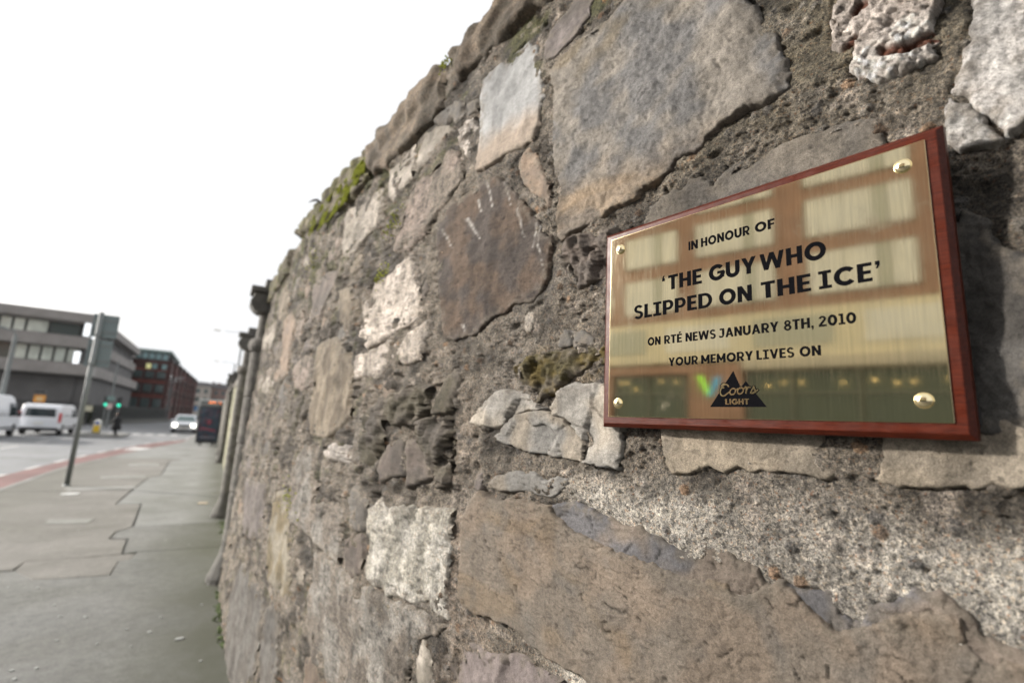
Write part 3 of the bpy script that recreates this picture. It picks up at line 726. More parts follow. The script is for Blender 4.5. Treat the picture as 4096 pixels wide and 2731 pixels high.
def wood_mat():
    m, nt, b = new_mat('mahogany_mat')
    p = geo_pos(nt)
    mp = nt.nodes.new('ShaderNodeMapping'); mp.inputs['Scale'].default_value = (6, 60, 60); nt.links.new(p, mp.inputs[0])
    g = nnoise(nt, mp.outputs[0], 7, 6, .7, .4)
    c = ramp(nt, g, [(.28, (.024, .0046, .0022)), (.5, (.056, .0095, .0040)), (.72, (.088, .0165, .0068))])
    nt.links.new(c, b.inputs['Base Color']); b.inputs['Roughness'].default_value = .36
    b.inputs['Specular IOR Level'].default_value = .18
    sm_ = nnoise(nt, p, 30, 5, .7); nt.links.new(ramp(nt, sm_, [(.35, (.26,)*3), (.7, (.52,)*3)]), b.inputs['Roughness'])
    bump(nt, b, [(g, .35, .0008), (sm_, .3, .0006)])
    return m
WOOD = wood_mat()
def brass_mat():
    m, nt, b = new_mat('brushed_brass_mat')
    p = geo_pos(nt)
    mp = nt.nodes.new('ShaderNodeMapping'); mp.inputs['Scale'].default_value = (900, 900, 26); nt.links.new(p, mp.inputs[0])
    g = nnoise(nt, mp.outputs[0], 1, 3, .6)
    mp2 = nt.nodes.new('ShaderNodeMapping'); mp2.inputs['Scale'].default_value = (260, 260, 9); nt.links.new(p, mp2.inputs[0])
    g2 = nnoise(nt, mp2.outputs[0], 1, 4, .6)
    sm = nnoise(nt, p, 14, 5, .65); sp = nnoise(nt, p, 420, 2, .5)
    c = mixc(nt, 'MIX', ramp(nt, sm, [(.35, (0,)*3), (.75, (1,)*3)]), (.95, .85, .60), (.90, .83, .63))
    c = mixc(nt, 'MULTIPLY', 1., c, ramp(nt, g2, [(.3, (.88,)*3), (.7, (1.06,)*3)]))
    c = mixc(nt, 'MIX', ramp(nt, sp, [(.715, (0,)*3), (.74, (.6,)*3)]), c, (.85, .8, .68))
    nt.links.new(c, b.inputs['Base Color']); b.inputs['Metallic'].default_value = 1
    r = ramp(nt, sm, [(.3, (.025,)*3), (.6, (.042,)*3), (.8, (.15,)*3)])
    r = mixc(nt, 'ADD', 1., r, ramp(nt, g, [(.4, (0,)*3), (.8, (.055,)*3)]))
    nt.links.new(r, b.inputs['Roughness'])
    bump(nt, b, [(g, .05, .00006), (g2, .02, .0002)])
    return m
BRASS = brass_mat()
BRIGHT = simple('bright_brass_mat', (.86, .73, .45), .12, 1)
BLACKP = simple('black_enamel_mat', (.005, .005, .006), .6, 0, spec=0.)
SPACER = simple('black_block_mat', (.018, .018, .02), .6)
BW, BH = .472, .338
# board: flat face, chamfer all round
bd = MB(); fx0, fx1, fz0, fz1 = -.0105, BW+.0105, -.0115, BH+.0085; cb = .0065
def ring(x0, x1, z0, z1, y): return [(x0, y, z0), (x1, y, z0), (x1, y, z1), (x0, y, z1)]
V = ring(fx0, fx1, fz0, fz1, .0016)+ring(fx0-cb, fx1+cb, fz0-cb, fz1+cb, .0078)+ring(fx0-cb, fx1+cb, fz0-cb, fz1+cb, .0235)
F = [(0, 1, 2, 3), (11, 10, 9, 8)]
for r in (0, 4):
    for k in range(4): F.append((r+k, r+4+k, r+4+(k+1) % 4, r+(k+1) % 4))
bd.add(V, F); bd.build('backing_board', WOOD, plaque, bevel=.0007)
MB().box(.055, BW-.02, .0237, .062, .006, .30).build('mounting_block', SPACER, plaque)
MB().box(.25, BW+.018, .0237, .050, .0, .02).build('mounting_block', SPACER, plaque)
# brass sheet, finely divided only at its edge
MB().box(0, BW, 0, .0015, 0, BH).build('brass_sheet', BRASS, plaque, bevel=.0004)
MB().box(.0002, BW-.0002, -.0001, .0002, 0.0002, .0011).box(.0002, BW-.0002, -.0001, .0002, BH-.0011, BH-.0002).box(.0002, .0011, -.0001, .0002, .0013, BH-.0013).box(BW-.0011, BW-.0002, -.0001, .0002, .0013, BH-.0013).build('edge_trim', BRIGHT, plaque)
for (sx, sz) in ((.0232, .3132), (.4490, .3120), (.0222, .0243), (.4480, .0248)):
    V = []; Fq = []; n = 28
    prof = [(.0092, 0), (.0090, .0012), (.0080, .0032), (.0060, .0048), (.0034, .0057), (.0010, .0060)]
    for r, d in prof:
        for k in range(n): V.append((sx+r*math.cos(2*PI*k/n), -d, sz+r*math.sin(2*PI*k/n)))
    for i in range(len(prof)-1):
        for k in range(n): Fq.append((i*n+k, i*n+(k+1) % n, (i+1)*n+(k+1) % n, (i+1)*n+k))
    Fq.append(tuple((len(prof)-1)*n+k for k in range(n)))
    MB().add(V, Fq).build('dome_screw', BRIGHT, plaque, smooth=True)

# --- lettering: every glyph drawn as strokes in a unit-high box
T_ = .245
def arc(cx, cy, rx, ry, a0, a1, t=T_, n=20, tx=None):
    tx = tx or t
    pts = []
    for k in range(n+1):
        a = math.radians(a0+(a1-a0)*k/n); pts.append((cx+rx*math.cos(a), cy+ry*math.sin(a)))
    for k in range(n, -1, -1):
        a = math.radians(a0+(a1-a0)*k/n); pts.append((cx+(rx-tx)*math.cos(a), cy+(ry-t)*math.sin(a)))
    return ('strip', pts, n)
def R(x0, y0, x1, y1): return ('poly', [(x0, y0), (x1, y0), (x1, y1), (x0, y1)])
def D(xb, yb, xt, yt, w=.235): return ('poly', [(xb, yb), (xb+w, yb), (xt+w, yt), (xt, yt)])
def glyph(ch):
    t = T_
    if ch == 'I': return .21, [R(0, 0, .21, 1)]
    if ch == 'i': return .56, [R(.17, 0, .39, 1), R(0, 0, .56, .17), R(0, .83, .56, 1)]
    if ch == 'N': return .78, [R(0, 0, t, 1), R(.78-t, 0, .78, 1), D(.78-.245, 0, 0, 1, .245)]
    if ch == 'H': return .76, [R(0, 0, t, 1), R(.76-t, 0, .76, 1), R(t, .40, .76-t, .59)]
    if ch == 'O': return .96, [arc(.48, .5, .48, .52, 0, 360, n=36)]
    if ch == 'U': return .78, [R(0, .38, t, 1), R(.78-t, .38, .78, 1), arc(.39, .38, .39, .40, 180, 360)]
    if ch == 'R': return .72, [R(0, 0, t, 1), R(t, .82, .40, 1), R(t, .33, .40, .50), arc(.40, .665, .32, .335, -90, 90, t=.18, tx=.2), ('poly', [(.48, 0), (.74, 0), (.53, .36), (.29, .36)])]
    if ch == 'P': return .70, [R(0, 0, t, 1), R(t, .82, .38, 1), R(t, .30, .38, .48), arc(.38, .65, .32, .35, -90, 90, t=.18, tx=.2)]
    if ch == 'D': return .82, [R(0, 0, t, 1), R(t, .82, .36, 1), R(t, 0, .36, .18), arc(.36, .5, .46, .5, -90, 90, t=.18, tx=.21)]
    if ch == 'F': return .56, [R(0, 0, t, 1), R(t, .81, .56, 1), R(t, .40, .51, .58)]
    if ch == 'E': return .58, [R(0, 0, t, 1), R(t, .82, .58, 1), R(t, .41, .53, .59), R(t, 0, .58, .18)]
    if ch == 'e': return .58, glyph('E')[1]+[('poly', [(.22, 1.07), (.38, 1.07), (.50, 1.25), (.30, 1.25)])]
    if ch == 'L': return .54, [R(0, 0, t, 1), R(t, 0, .54, .18)]
    if ch == 'T': return .66, [R(.33-t/2, 0, .33+t/2, .82), R(0, .82, .66, 1)]
    if ch == 'G': return .90, [arc(.48, .5, .48, .52, 42, 360, n=30), R(.50, .40, .90, .57), R(.72, .14, .90, .40)]
    if ch == 'C': return .86, [arc(.48, .5, .48, .52, 42, 318, n=30)]
    if ch == 'S': return .66, [arc(.33, .72, .32, .30, 25, 270, t=.18, tx=.2), arc(.33, .28, .33, .30, -155, 90, t=.18, tx=.2)]
    if ch == 'Y': return .78, [R(.39-t/2, 0, .39+t/2, .42), D(.39-.13, .40, 0, 1, .24), D(.39-.11, .40, .54, 1, .24)]
    if ch == 'V': return .80, [D(.28, 0, 0, 1, .23), D(.29, 0, .57, 1, .23)]
    if ch == 'W': return 1.22, [D(.21, 0, 0, 1, .22), D(.21, 0, .50, 1, .22), D(.79, 0, .50, 1, .22), D(.79, 0, 1.0, 1, .22)]
    if ch == 'M': return .94, [R(0, 0, t, 1), R(.94-t, 0, .94, 1), D(.36, .22, 0, 1, .22), D(.36, .22, .72, 1, .22)]
    if ch == 'A': return .84, [D(0, 0, .30, 1, .23), D(.61, 0, .31, 1, .23), R(.22, .20, .62, .36)]
    if ch == 'J': return .56, [R(.30, .30, .30+t, 1), R(.05, .83, .30, 1), arc(.205, .30, .30, .31, 200, 360, t=.18)]
    if ch == '8': return .68, [arc(.34, .745, .29, .265, 0, 360, n=28, t=.165, tx=.18), arc(.34, .28, .34, .30, 0, 360, n=28, t=.175, tx=.2)]
    if ch == '2': return .66, [arc(.33, .69, .32, .32, 0, 165, t=.18, tx=.2), ('poly', [(.0, .17), (.27, .17), (.65, .66), (.44, .70)]), R(0, 0, .66, .18)]
    if ch == '0': return .78, [arc(.39, .5, .39, .52, 0, 360, n=32)]
    if ch == '1': return .50, [R(.17, 0, .38, 1), R(0, 0, .52, .17), R(.02, .83, .17, 1)]
    if ch == ',': return .20, [('poly', [(0, 0), (.2, 0), (.2, .2), (0, .2)]), ('poly', [(.06, -.18), (.14, -.18), (.2, 0), (.08, 0)])]
    if ch == "'": return .22, [('poly', [(0, .80), (.2, .80), (.2, 1), (0, 1)]), ('poly', [(.02, .62), (.11, .62), (.2, .80), (.08, .80)])]
    if ch == '`': return .22, [('poly', [(0, .68), (.2, .68), (.2, .88), (0, .88)]), ('poly', [(0, .88), (.12, .88), (.18, 1.06), (.09, 1.06)])]
    return .3, []
def add_prims(mb, prims, ox, oz, sx, sz, y, shear=0):
    for k, pr in enumerate(prims):
        yy = y-.000012*k; pts = [(ox+(p[0]+shear*p[1])*sx, yy, oz+p[1]*sz) for p in pr[1]]
        if pr[0] == 'strip':
            n = pr[2]; m = len(pts)
            mb.add(pts, [(i, i+1, m-2-i, m-1-i) for i in range(n)])
        else: mb.add(pts, [tuple(range(len(pts)))])
def word(mb, s, x0, x1, z0, hgt, y=-.0003):
    gs = [glyph(c) for c in s]; gap = .10
    tot = sum(g[0] for g in gs)+gap*(len(gs)-1); sx = (x1-x0)/tot; x = x0
    for w, pr in gs:
        add_prims(mb, pr, x, z0, sx, hgt, y); x += (w+gap)*sx
LINES = [
 (.276, .0150, [('IN', 162, 178.5), ('HONOUR', 184, 262), ('OF', 270, 298)]),
 (.2150, .0255, [('`', 112, 117.5), ('THE', 123.5, 184.3), ('GUY', 196.5, 269.5), ('WHO', 275, 361)]),
 (.1733, .0246, [('SLiPPED', 54.5, 201), ('ON', 212.3, 262.3), ('THE', 275.3, 340.5), ('iCE', 350, 409.5), ("'", 413, 418.5)]),
 (.1226, .0143, [('ON', 83.2, 108.5), ('RTe', 115.5, 148), ('NEWS', 154.7, 205.5), ('JANUARY', 211.3, 297), ('8TH,', 304, 341), ('2010', 347, 389.3)]),
 (.0847, .0137, [('YOUR', 123.7, 175.2), ('MEMORY', 181, 260.7), ('LiVES', 265.5, 315.5), ('ON', 322.3, 347.8)])]
for z0, hh, ws in LINES:
    mb = MB()
    for s, a, b in ws: word(mb, s, a/1000, b/1000, z0, hh)
    mb.build('lettering', BLACKP, plaque)
# --- mountain logo
mb = MB(); mb.add([(x/1000, -.0003, z/1000) for x, z in ((194.3, 17.7), (277, 17.7), (249, 54.9), (241.6, 46.0), (231.2, 70.7))], [(0, 1, 2, 3, 4)])
def band(mb, pts, w, y):
    for k in range(len(pts)-1):
        (x0, z0), (x1, z1) = pts[k], pts[k+1]; l = math.hypot(x1-x0, z1-z0) or 1; nx, nz = -(z1-z0)/l*w/2, (x1-x0)/l*w/2
        ex, ez = (x1-x0)/l*w*.25, (z1-z0)/l*w*.25; yy = y-.000004*k
        mb.add([((x0-ex+nx)/1000, yy, (z0-ez+nz)/1000), ((x1+ex+nx)/1000, yy, (z1+ez+nz)/1000), ((x1+ex-nx)/1000, yy, (z1+ez-nz)/1000), ((x0-ex-nx)/1000, yy, (z0-ez-nz)/1000)], [(0, 1, 2, 3)])
def ell(cx, cz, rx, rz, a0, a1, n=14, sl=.25):
    return [(cx+rx*math.cos(math.radians(a0+(a1-a0)*k/n))+sl*rz*math.sin(math.radians(a0+(a1-a0)*k/n)), cz+rz*math.sin(math.radians(a0+(a1-a0)*k/n))) for k in range(n+1)]
SCR = [ell(217.5, 42.5, 6.2, 8.6, 35, 320)+[(225.5, 40)], ell(216, 49, 3, 3, 60, 300, 8), ell(229.8, 40.2, 4.1, 4.6, 0, 360), [(234, 42), (237, 44)], ell(241.2, 41, 4.1, 4.6, 0, 360), [(245.4, 43), (248.6, 46.5), (250.2, 46), (249.0, 37.2)], [(249.6, 41), (252.5, 46), (255.5, 45.6)],
       [(255.5, 37.5), (260.5, 46.8)]+ell(258.6, 40.4, 3.4, 3.4, 60, -140, 8), [(258, 37.3), (262, 38.6), (266, 42)]]
for s in SCR: band(mb, s, 4.2, -.0004)
mb.build('mountain_logo', BLACKP, plaque)
mb = MB()
for s in SCR: band(mb, s, 1.9, -.0006)
for pp, w in (('LIGHT', 1),): word(mb, pp, .2183, .2530, .0213, .0083, y=-.0006)
mb.build('logo_lettering', BRIGHT, plaque)

# ------------------------------------------------------------------ ground
def concrete(name, col, col2, sc, fine=.2, bst=.5, green=None):
    m, nt, b = new_mat(name); p = geo_pos(nt)
    n1 = nnoise(nt, p, sc, 6, .65); n2 = nnoise(nt, p, 60, 5, .75); n3 = nnoise(nt, p, 14, 4, .6)
    c = ramp(nt, n1, [(.35, col), (.65, col2)])
    c = mixc(nt, 'MULTIPLY', 1., c, ramp(nt, n2, [(.3, (1-fine,)*3), (.7, (1+fine,)*3)]))
    c = mixc(nt, 'MULTIPLY', 1., c, ramp(nt, n3, [(.3, (1-fine*.6,)*3), (.7, (1+fine*.5,)*3)]))
    c = mixc(nt, 'MULTIPLY', 1., c, ramp(nt, nnoise(nt, p, .8, 5, .7, .6), [(.36, (.74, .745, .70)), (.6, (1.06,)*3)]))
    if green:
        sep = nt.nodes.new('ShaderNodeSeparateXYZ'); nt.links.new(p, sep.inputs[0])
        for (a, bb, st) in green:
            mr = nt.nodes.new('ShaderNodeMapRange'); mr.inputs[1].default_value = a; mr.inputs[2].default_value = bb
            nt.links.new(sep.outputs[0], mr.inputs[0])
            mu = nt.nodes.new('ShaderNodeMath'); mu.operation = 'MULTIPLY'; nt.links.new(mr.outputs[0], mu.inputs[0])
            nt.links.new(ramp(nt, n1, [(.30, (0.35,)*3), (.55, (st,)*3)]), mu.inputs[1])
            c = mixc(nt, 'MIX', mu.outputs[0], c, (.050, .052, .032))
    nt.links.new(c, b.inputs['Base Color']); b.inputs['Roughness'].default_value = .85
    bump(nt, b, [(n2, bst, .006)])
    return m
asph = concrete('asphalt_mat', (.15, .155, .165), (.19, .195, .205), .5, .12, .4)
MB().box(-400, 400, -200, 900, -1.2, -.5).build('ground', concrete('ground_mat', (.16, .16, .15), (.2, .2, .19), .3))['kind'] = 'structure'
MB().box(-60, 30, -60, 320, -.45, -.12).build('road', asph)['kind'] = 'structure'

def kerb_x(y): return float(np.interp(y, [-40, 12, 16.8, 22.2, 31.4, 60, 90, 200], [-3.1, -3.1, -3.1, -2.5, -1.2, -.6, -.9, -3.]))
def red_x(y): return float(np.interp(y, [-40, 15, 18.8, 22.2, 27.5, 32.1, 36, 60, 90, 200], [-4.1, -4.1, -3.9, -3.7, -3.2, -2.5, -1.4, -.9, -1.2, -3.2]))
# footpath laid from slabs and patches on a base
ys = [-40, 0, 4, 8, 12, 14, 16.8, 19, 22.2, 26, 31.4, 40, 60, 90, 200]
path = MB().add([(kerb_x(y), y, -.02) for y in ys]+[(.9, y, -.02) for y in ys]+[(kerb_x(y), y, -.4) for y in ys]+[(.9, y, -.4) for y in ys],
   [(i, i+len(ys), i+1+len(ys), i+1) for i in range(len(ys)-1)]+[(i+2*len(ys), i, i+1, i+1+2*len(ys)) for i in range(len(ys)-1)])
fp = path.build('pavement', simple('joint_mat', (.13, .13, .12), .95)); fp['kind'] = 'structure'
PG = concrete('pavement_grey_mat', (.115, .117, .112), (.15, .15, .143), .9, .38, .6, green=[(-.5, .12, .95), (-1.9, -3.3, .45)])
PB = concrete('pavement_brown_mat', (.130, .123, .112), (.162, .154, .141), 1.3, .28, .6, green=[(-1.7, -3.2, .6)])
PL = concrete('pavement_pale_mat', (.158, .161, .155), (.19, .193, .186), 1.2, .2, .4, green=[(-.25, .20, .9)])
def slab(pts, mat, z=0.):
    MB().prism(pts, -.016, z, 'z').build('paving_slab', mat, fp, bevel=.002, seg=1)
g = .0022
slab([(-3.1, -4), (.9, -4), (.9, 6.99-g), (.22, 6.99-g), (-.55, 7.0-g), (-.58, 6.71), (-.67, 6.65), (-.655, 6.13), (-.72, 6.12), (-1.22, 6.18), (-1.43, 6.56-g), (-2.1, 6.5), (-3.1, 6.6)], PG)
slab([(-1.43+g, 6.56), (-1.22, 6.18+g*2), (-.67, 6.13+g*2), (-.67-g, 6.65), (-.58-g, 6.71+g), (-.56-g, 6.93-g), (-.68, 6.93-g*1.5), (-.93, 6.91-g), (-1.23, 6.91-g), (-1.45+g, 6.89-g)], PB, .001)
slab([(-.54, 7.0+g), (.22, 6.99+g), (.9, 6.99+g), (.9, 8.52-g), (.29, 8.51-g), (-.27, 8.48-g), (-.76+g, 8.46-g), (-.90+g, 8.16), (-.90+g, 7.80), (-.72+g, 7.73), (-.67+g, 6.96)], PG, .002)
slab([(-1.45, 6.91+g), (-.93, 6.93), (-.69, 6.95), (-.74, 7.71), (-.92, 7.76), (-.92, 8.18), (-.78, 8.47), (-.83, 9.32), (-.90, 10.43), (-1.24, 10.46), (-1.24, 12.2), (-3.1, 12.2), (-3.1, 6.62), (-2.1, 6.52), (-1.46, 6.60)], PB)
slab([(.9, 8.52+g), (.9, 20), (-.80, 20), (-1.07, 18.9), (-.97, 15.05), (-1.16, 14.34), (-1.20, 12.83), (-1.22, 10.49), (-.88, 10.47), (-.80, 9.33), (-.75, 8.48+g), (-.27, 8.5+g), (.29, 8.53+g)], PL)
slab([(-1.24-g, 12.22), (-1.22-g, 12.83), (-1.18-g, 14.3), (-.99-g, 15.05), (-1.09-g, 18.9), (-.82-g, 20), (-2.72, 20), (-3.1, 16.8), (-3.1, 12.22)], PB)
slab([(.9, 20.02), (.9, 200), (-3., 200), (-.9, 90), (-.6, 60), (-1.2, 31.4), (-2.5, 22.2), (-2.71, 20.02)], PL)
for pts in ([(-2.35, 12.72), (-1.26, 12.84), (-1.18, 12.48), (-2.16, 12.2)], [(-2.0, 14.2), (-1.2, 14.4), (-1.3, 14.9), (-2.1, 14.6)], [(-1.75, 8.9), (-1.3, 8.85), (-1.28, 9.2), (-1.8, 9.3)], [(-1.9, 17.2), (-1.2, 17.3), (-1.3, 18.2), (-2.0, 18.0)]):
    MB().prism(pts, -.001, .005, 'z').build('repair_patch', concrete('patch_mat', (.19, .19, .18), (.225, .225, .213), 2, .12), fp, bevel=.002, seg=1)
# kerbstones along the footpath
km = concrete('kerb_mat', (.17, .168, .16), (.21, .205, .195), 3, .15)
y = 8.0
while y < 46:
    L = .9 if y < 26 else 2.2
    a, b = (kerb_x(y), y+.01), (kerb_x(y+L), y+L-.01)
    MB().prism([(a[0]-.13, a[1]), (a[0]-.004, a[1]), (b[0]-.004, b[1]), (b[0]-.13, b[1])], -.3, .002, 'z').build('kerbstone', km, fp, bevel=.01, seg=1); y += L
# red cycle lane and its broken white line, other markings
def strip(name, fx0, fx1, y0, y1, z, mat, step=2., parent=None):
    n = max(1, int((y1-y0)/step)); yy = [y0+(y1-y0)*k/n for k in range(n+1)]
    mb = MB().add([(fx0(t), t, z) for t in yy]+[(fx1(t), t, z) for t in yy], [(k, k+n+1, k+n+2, k+1) for k in range(n)])
    return mb.build(name, mat, parent)
redm = concrete('red_lane_mat', (.125, .056, .052), (.155, .074, .068), .8, .16, .4)
rl = strip('cycle_lane', red_x, lambda t: kerb_x(t)-.12, -40, 72, -.114, redm); rl['kind'] = 'structure'
whm = simple('road_paint_mat', (.42, .42, .41), .7, var=.2, vs=9)
rm = empty('road_markings', (0, 0, 0)); rm['kind'] = 'structure'
y = 9.0
while y < 60:
    strip('lane_dash', lambda t: red_x(t)-.11, lambda t: red_x(t)+.02, y, y+.95, -.109, whm, 1., rm); y += 2.1
strip('lane_symbol', lambda t: red_x(t)+.25, lambda t: kerb_x(t)-.35, 25.6, 27.4, -.109, whm, 1., rm)
for k in range(9): strip('crossing_bar', lambda t: -2.6-k*.72, lambda t: -2.2-k*.72, 41.5, 43.2, -.109, whm, 1., rm)
for k in range(7): strip('lane_dash', lambda t: -6.6, lambda t: -6.48, 8+k*4.2, 10+k*4.2, -.109, whm, 1., rm)
# gum spots and litter
gm_ = simple('gum_mat', (.30, .31, .295), .7)
mb = MB(); rs = random.Random(3)
for (x, y) in [(-.64,5.0),(-.16,4.8),(-.72,4.59),(-.48,4.43),(-.28,4.3),(-.35,4.63),(-.79,4.06),(.12,3.9),(.14,5.52),(.1,4.98),(-1.31,8.38),(-.9,5.37),(-1.33,6.0),(-.08,7.21),(-1.33,9.12),(-1.12,5.9),(-.33,7.46),(-1.38,7.5),(-.9,3.9),(-.2,3.7)]+[(rs.uniform(-2.4, .1), rs.uniform(3.5, 14)) for _ in range(20)]:
    r = rs.uniform(.006, .014); n = 9
    pts = [(x+r*rs.uniform(.7, 1.2)*math.cos(2*PI*k/n), y+r*rs.uniform(.7, 1.2)*math.sin(2*PI*k/n)) for k in range(n)]
    mb.prism(pts, .001, .005, 'z')
tag(mb.build('chewing_gum', gm_), 'pale flattened spots of chewing gum dotted over the pavement', 'chewing gum', kind='stuff')
tag(MB().prism([(-.045, 4.295), (.005, 4.30), (.012, 4.33), (-.03, 4.335)], .003, .006, 'z').build('paper_scrap', gm_), 'small white paper scrap lying on the near pavement by the wall foot', 'litter')
tag(MB().prism([(-.09, 10.28), (.05, 10.27), (.07, 10.36), (-.06, 10.38)], .003, .012, 'z').build('dead_leaf', simple('leaf_mat', (.55, .45, .33), .8)), 'pale dry leaf lying on the pavement near the second pillar', 'leaf')
tag(MB().lathe([(.13, .003), (.13, .012)], (-2.05, 11.75), 20).build('access_cover', simple('cover_mat', (.5, .5, .49), .5)), 'small round pale metal cover in the pavement before the sign post', 'cover')
# weeds and moss along the foot of the wall
vs = []; fs = []; rs = np.random.RandomState(8)
for k in range(900):
    y = rs.uniform(2.6, 9.5); x = float(wall_x(y, 0))+.005-abs(rs.normal(0, .018))
    if y > 5.4: x = .30-abs(rs.normal(0, .03))
    if fbm(np.array([y/.4]), np.array([.5]), 3, 12)[0] < .12: continue
    clump(x, y, .006, rs.uniform(.006, .018))
me = bpy.data.meshes.new('weeds'); me.from_pydata(vs, [], fs); me.materials.append(simple('weed_mat', (.06, .085, .025), .9, var=.4, vs=30))
tag(link('weeds', me), 'low green moss and weeds along the foot of the wall', 'weeds', kind='stuff')

# ------------------------------------------------------------------ far wall with its pillars
fm_ = simple('mossy_render_mat', (.20, .195, .125), .95, var=.45, vs=2.2, bmp=.5)
fw = empty('boundary_wall', (.5, 6, 0), 0, 'lower yellow green stained wall running on behind the round stone pillars', 'wall'); fw['kind'] = 'thing'
MB().box(-.14, .3, -.24, 13.4, -.1, 2.35).build('wall_panel', fm_, fw)
MB().box(-.14, .3, 13.4, 60, -.1, 2.30).build('wall_panel', simple('far_wall_mat', (.2, .19, .16), .95, var=.3, vs=2), fw)
MB().box(-.17, .33, -.2, 60, 2.352, 2.45).build('coping', simple('far_coping_mat', (.2, .185, .16), .9, var=.25, vs=5), fw)
pm_ = simple('pillar_stone_mat', (.135, .127, .113), .9, var=.5, vs=14, bmp=.9)
pm2 = simple('pillar_dark_stone_mat', (.095, .09, .081), .92, var=.35, vs=7, bmp=.9)
def pillar():
    t = empty('stone_pillar')
    MB().lathe([(.20, 0), (.20, .05), (.175, .10), (.15, .17), (.118, .26), (.112, .34)], seg=20).build('base', pm2, t, smooth=False)
    z = .343
    for k in range(4):
        h = (2.19-.343)/4
        MB().lathe([(.100, z), (.110, z+.016), (.1085, z+h*.5), (.109-.001*k, z+h-.016), (.096, z+h-.002)], seg=20).build('drum', pm_, t, smooth=False); z += h
    MB().lathe([(.105, 2.19), (.120, 2.20), (.133, 2.235), (.133, 2.28), (.118, 2.315), (.090, 2.33)], seg=20).build('collar', pm_, t)
    MB().lathe([(.082, 2.332), (.078, 2.36), (.074, 2.56), (.084, 2.58)], seg=20).build('neck', pm_, t)
    cp = MB().prism([(-.09, 2.582), (-.135, 2.61), (-.175, 2.66), (-.178, 2.71), (-.150, 2.75), (-.155, 2.79), (.15, 2.79), (.12, 2.582)], -.13, .13, 'y')
    cp.build('capital', pm2, t, bevel=.014)
    MB().box(-.185, .17, -.16, .16, 2.792, 2.85).build('cap_slab', pm2, t, bevel=.01)
    MB().box(-.06, .15, -.12, .12, 2.853, 2.945).build('cap_block', pm2, t, bevel=.012)
    return t
def copy_tree(o, parent=None):
    c = o.copy(); COL.objects.link(c)
    if parent: c.parent = parent
    for ch in [x for x in o.children]: copy_tree(ch, c)
    return c
PILL = pillar()
for k, (y, lab) in enumerate(((5.62, 'round stone pillar with a flared base standing nearest, against the end of the rubble wall'), (8.95, 'second round stone pillar along the wall, just past the nearest one'),
        (18.6, 'third round stone pillar, beside the dark advertising panel'), (22., 'round stone pillar far along the wall, behind the third'))):
    o = PILL if k == 0 else copy_tree(PILL)
    o.location = (.312, y, 0); tag(o, lab, 'pillar', 'round stone pillars along the wall')

# ------------------------------------------------------------------ sign post
galv = simple('galvanised_mat', (.17, .185, .185), .6, .15, var=.12, vs=6)
signm = simple('sign_back_mat', (.155, .19, .195), .6, var=.08, vs=3)
sp = empty('sign_post', (-2.35, 13, 0), 0, 'grey metal sign post on the pavement carrying two square sign backs', 'sign post')
MB().lathe([(.045, 0), (.045, 3.50)], seg=14).build('pole', galv, sp, smooth=True)
MB().lathe([(.07, 0), (.05, .03)], seg=14).build('collar', galv, sp)
def sign(x0, x1, z0, z1):
    b = MB().box(x0, x1, .06, .075, z0, z1).build('sign_panel', signm, sp, bevel=.004)
    for z in (z0+.12, z1-.12): MB().box(x0+.02, x1-.02, .048, .0595, z-.018, z+.018).build('rail', galv, b)
    MB().box(-.06, .06, -.05, .0475, z0+.02, z0+.055).build('clamp', galv, b, bevel=.004)
sign(-.13, .30, 2.98, 3.47); sign(-.14, .27, 2.37, 2.93)

# ------------------------------------------------------------------ vehicles
white = simple('white_paint_mat', (.72, .74, .78), .3); glass = simple('dark_glass_mat', (.03, .04, .045), .08)
rub = simple('tyre_mat', (.02, .02, .02), .8); alu = simple('wheel_rim_mat', (.35, .36, .37), .35, .8); blk = simple('black_plastic_mat', (.03, .03, .032), .5)
redl = simple('red_lamp_mat', (.5, .02, .02), .3); amber = simple('amber_mat', (.8, .3, .02), .4)
plate_m = simple('plate_mat', (.7, .7, .66), .5)
def wheel(t, x, y, r, w=.2, side=1):
    a = MB(); n = 20
    a.prism([(y+r*math.cos(2*PI*k/n), r+r*math.sin(2*PI*k/n)) for k in range(n)], x-w/2, x+w/2, 'x')
    wh = a.build('wheel', rub, t, bevel=.02)
    MB().prism([(y+r*.62*math.cos(2*PI*k/n), r+r*.62*math.sin(2*PI*k/n)) for k in range(n)], x+side*(w/2-.02), x+side*(w/2+.012), 'x').build('rim', alu, wh, bevel=.008)
def body(prof, w, tuck=.12, zt=1.):
    """side profile (y, z), rear to front, swept across; flanks lean in above height zt"""
    mb = MB(); n = len(prof); xs = [-1, -.92, .92, 1]; vs = []
    for q, sx in enumerate(xs):
        for (y, z) in prof:
            lean = max(0, z-zt)*tuck
            inset = .05 if q in (0, 3) else 0
            cy = sum(p[0] for p in prof)/n
            vs.append((sx*w/2-math.copysign(lean, sx), y+(cy-y)*inset*.35, z-(inset*.6 if z > zt else 0)))
    fs = [tuple(range(n-1, -1, -1)), tuple(range(3*n, 4*n))]
    for q in range(3):
        for i in range(n): fs.append((q*n+i, q*n+(i+1) % n, (q+1)*n+(i+1) % n, (q+1)*n+i))
    return mb.add(vs, fs)
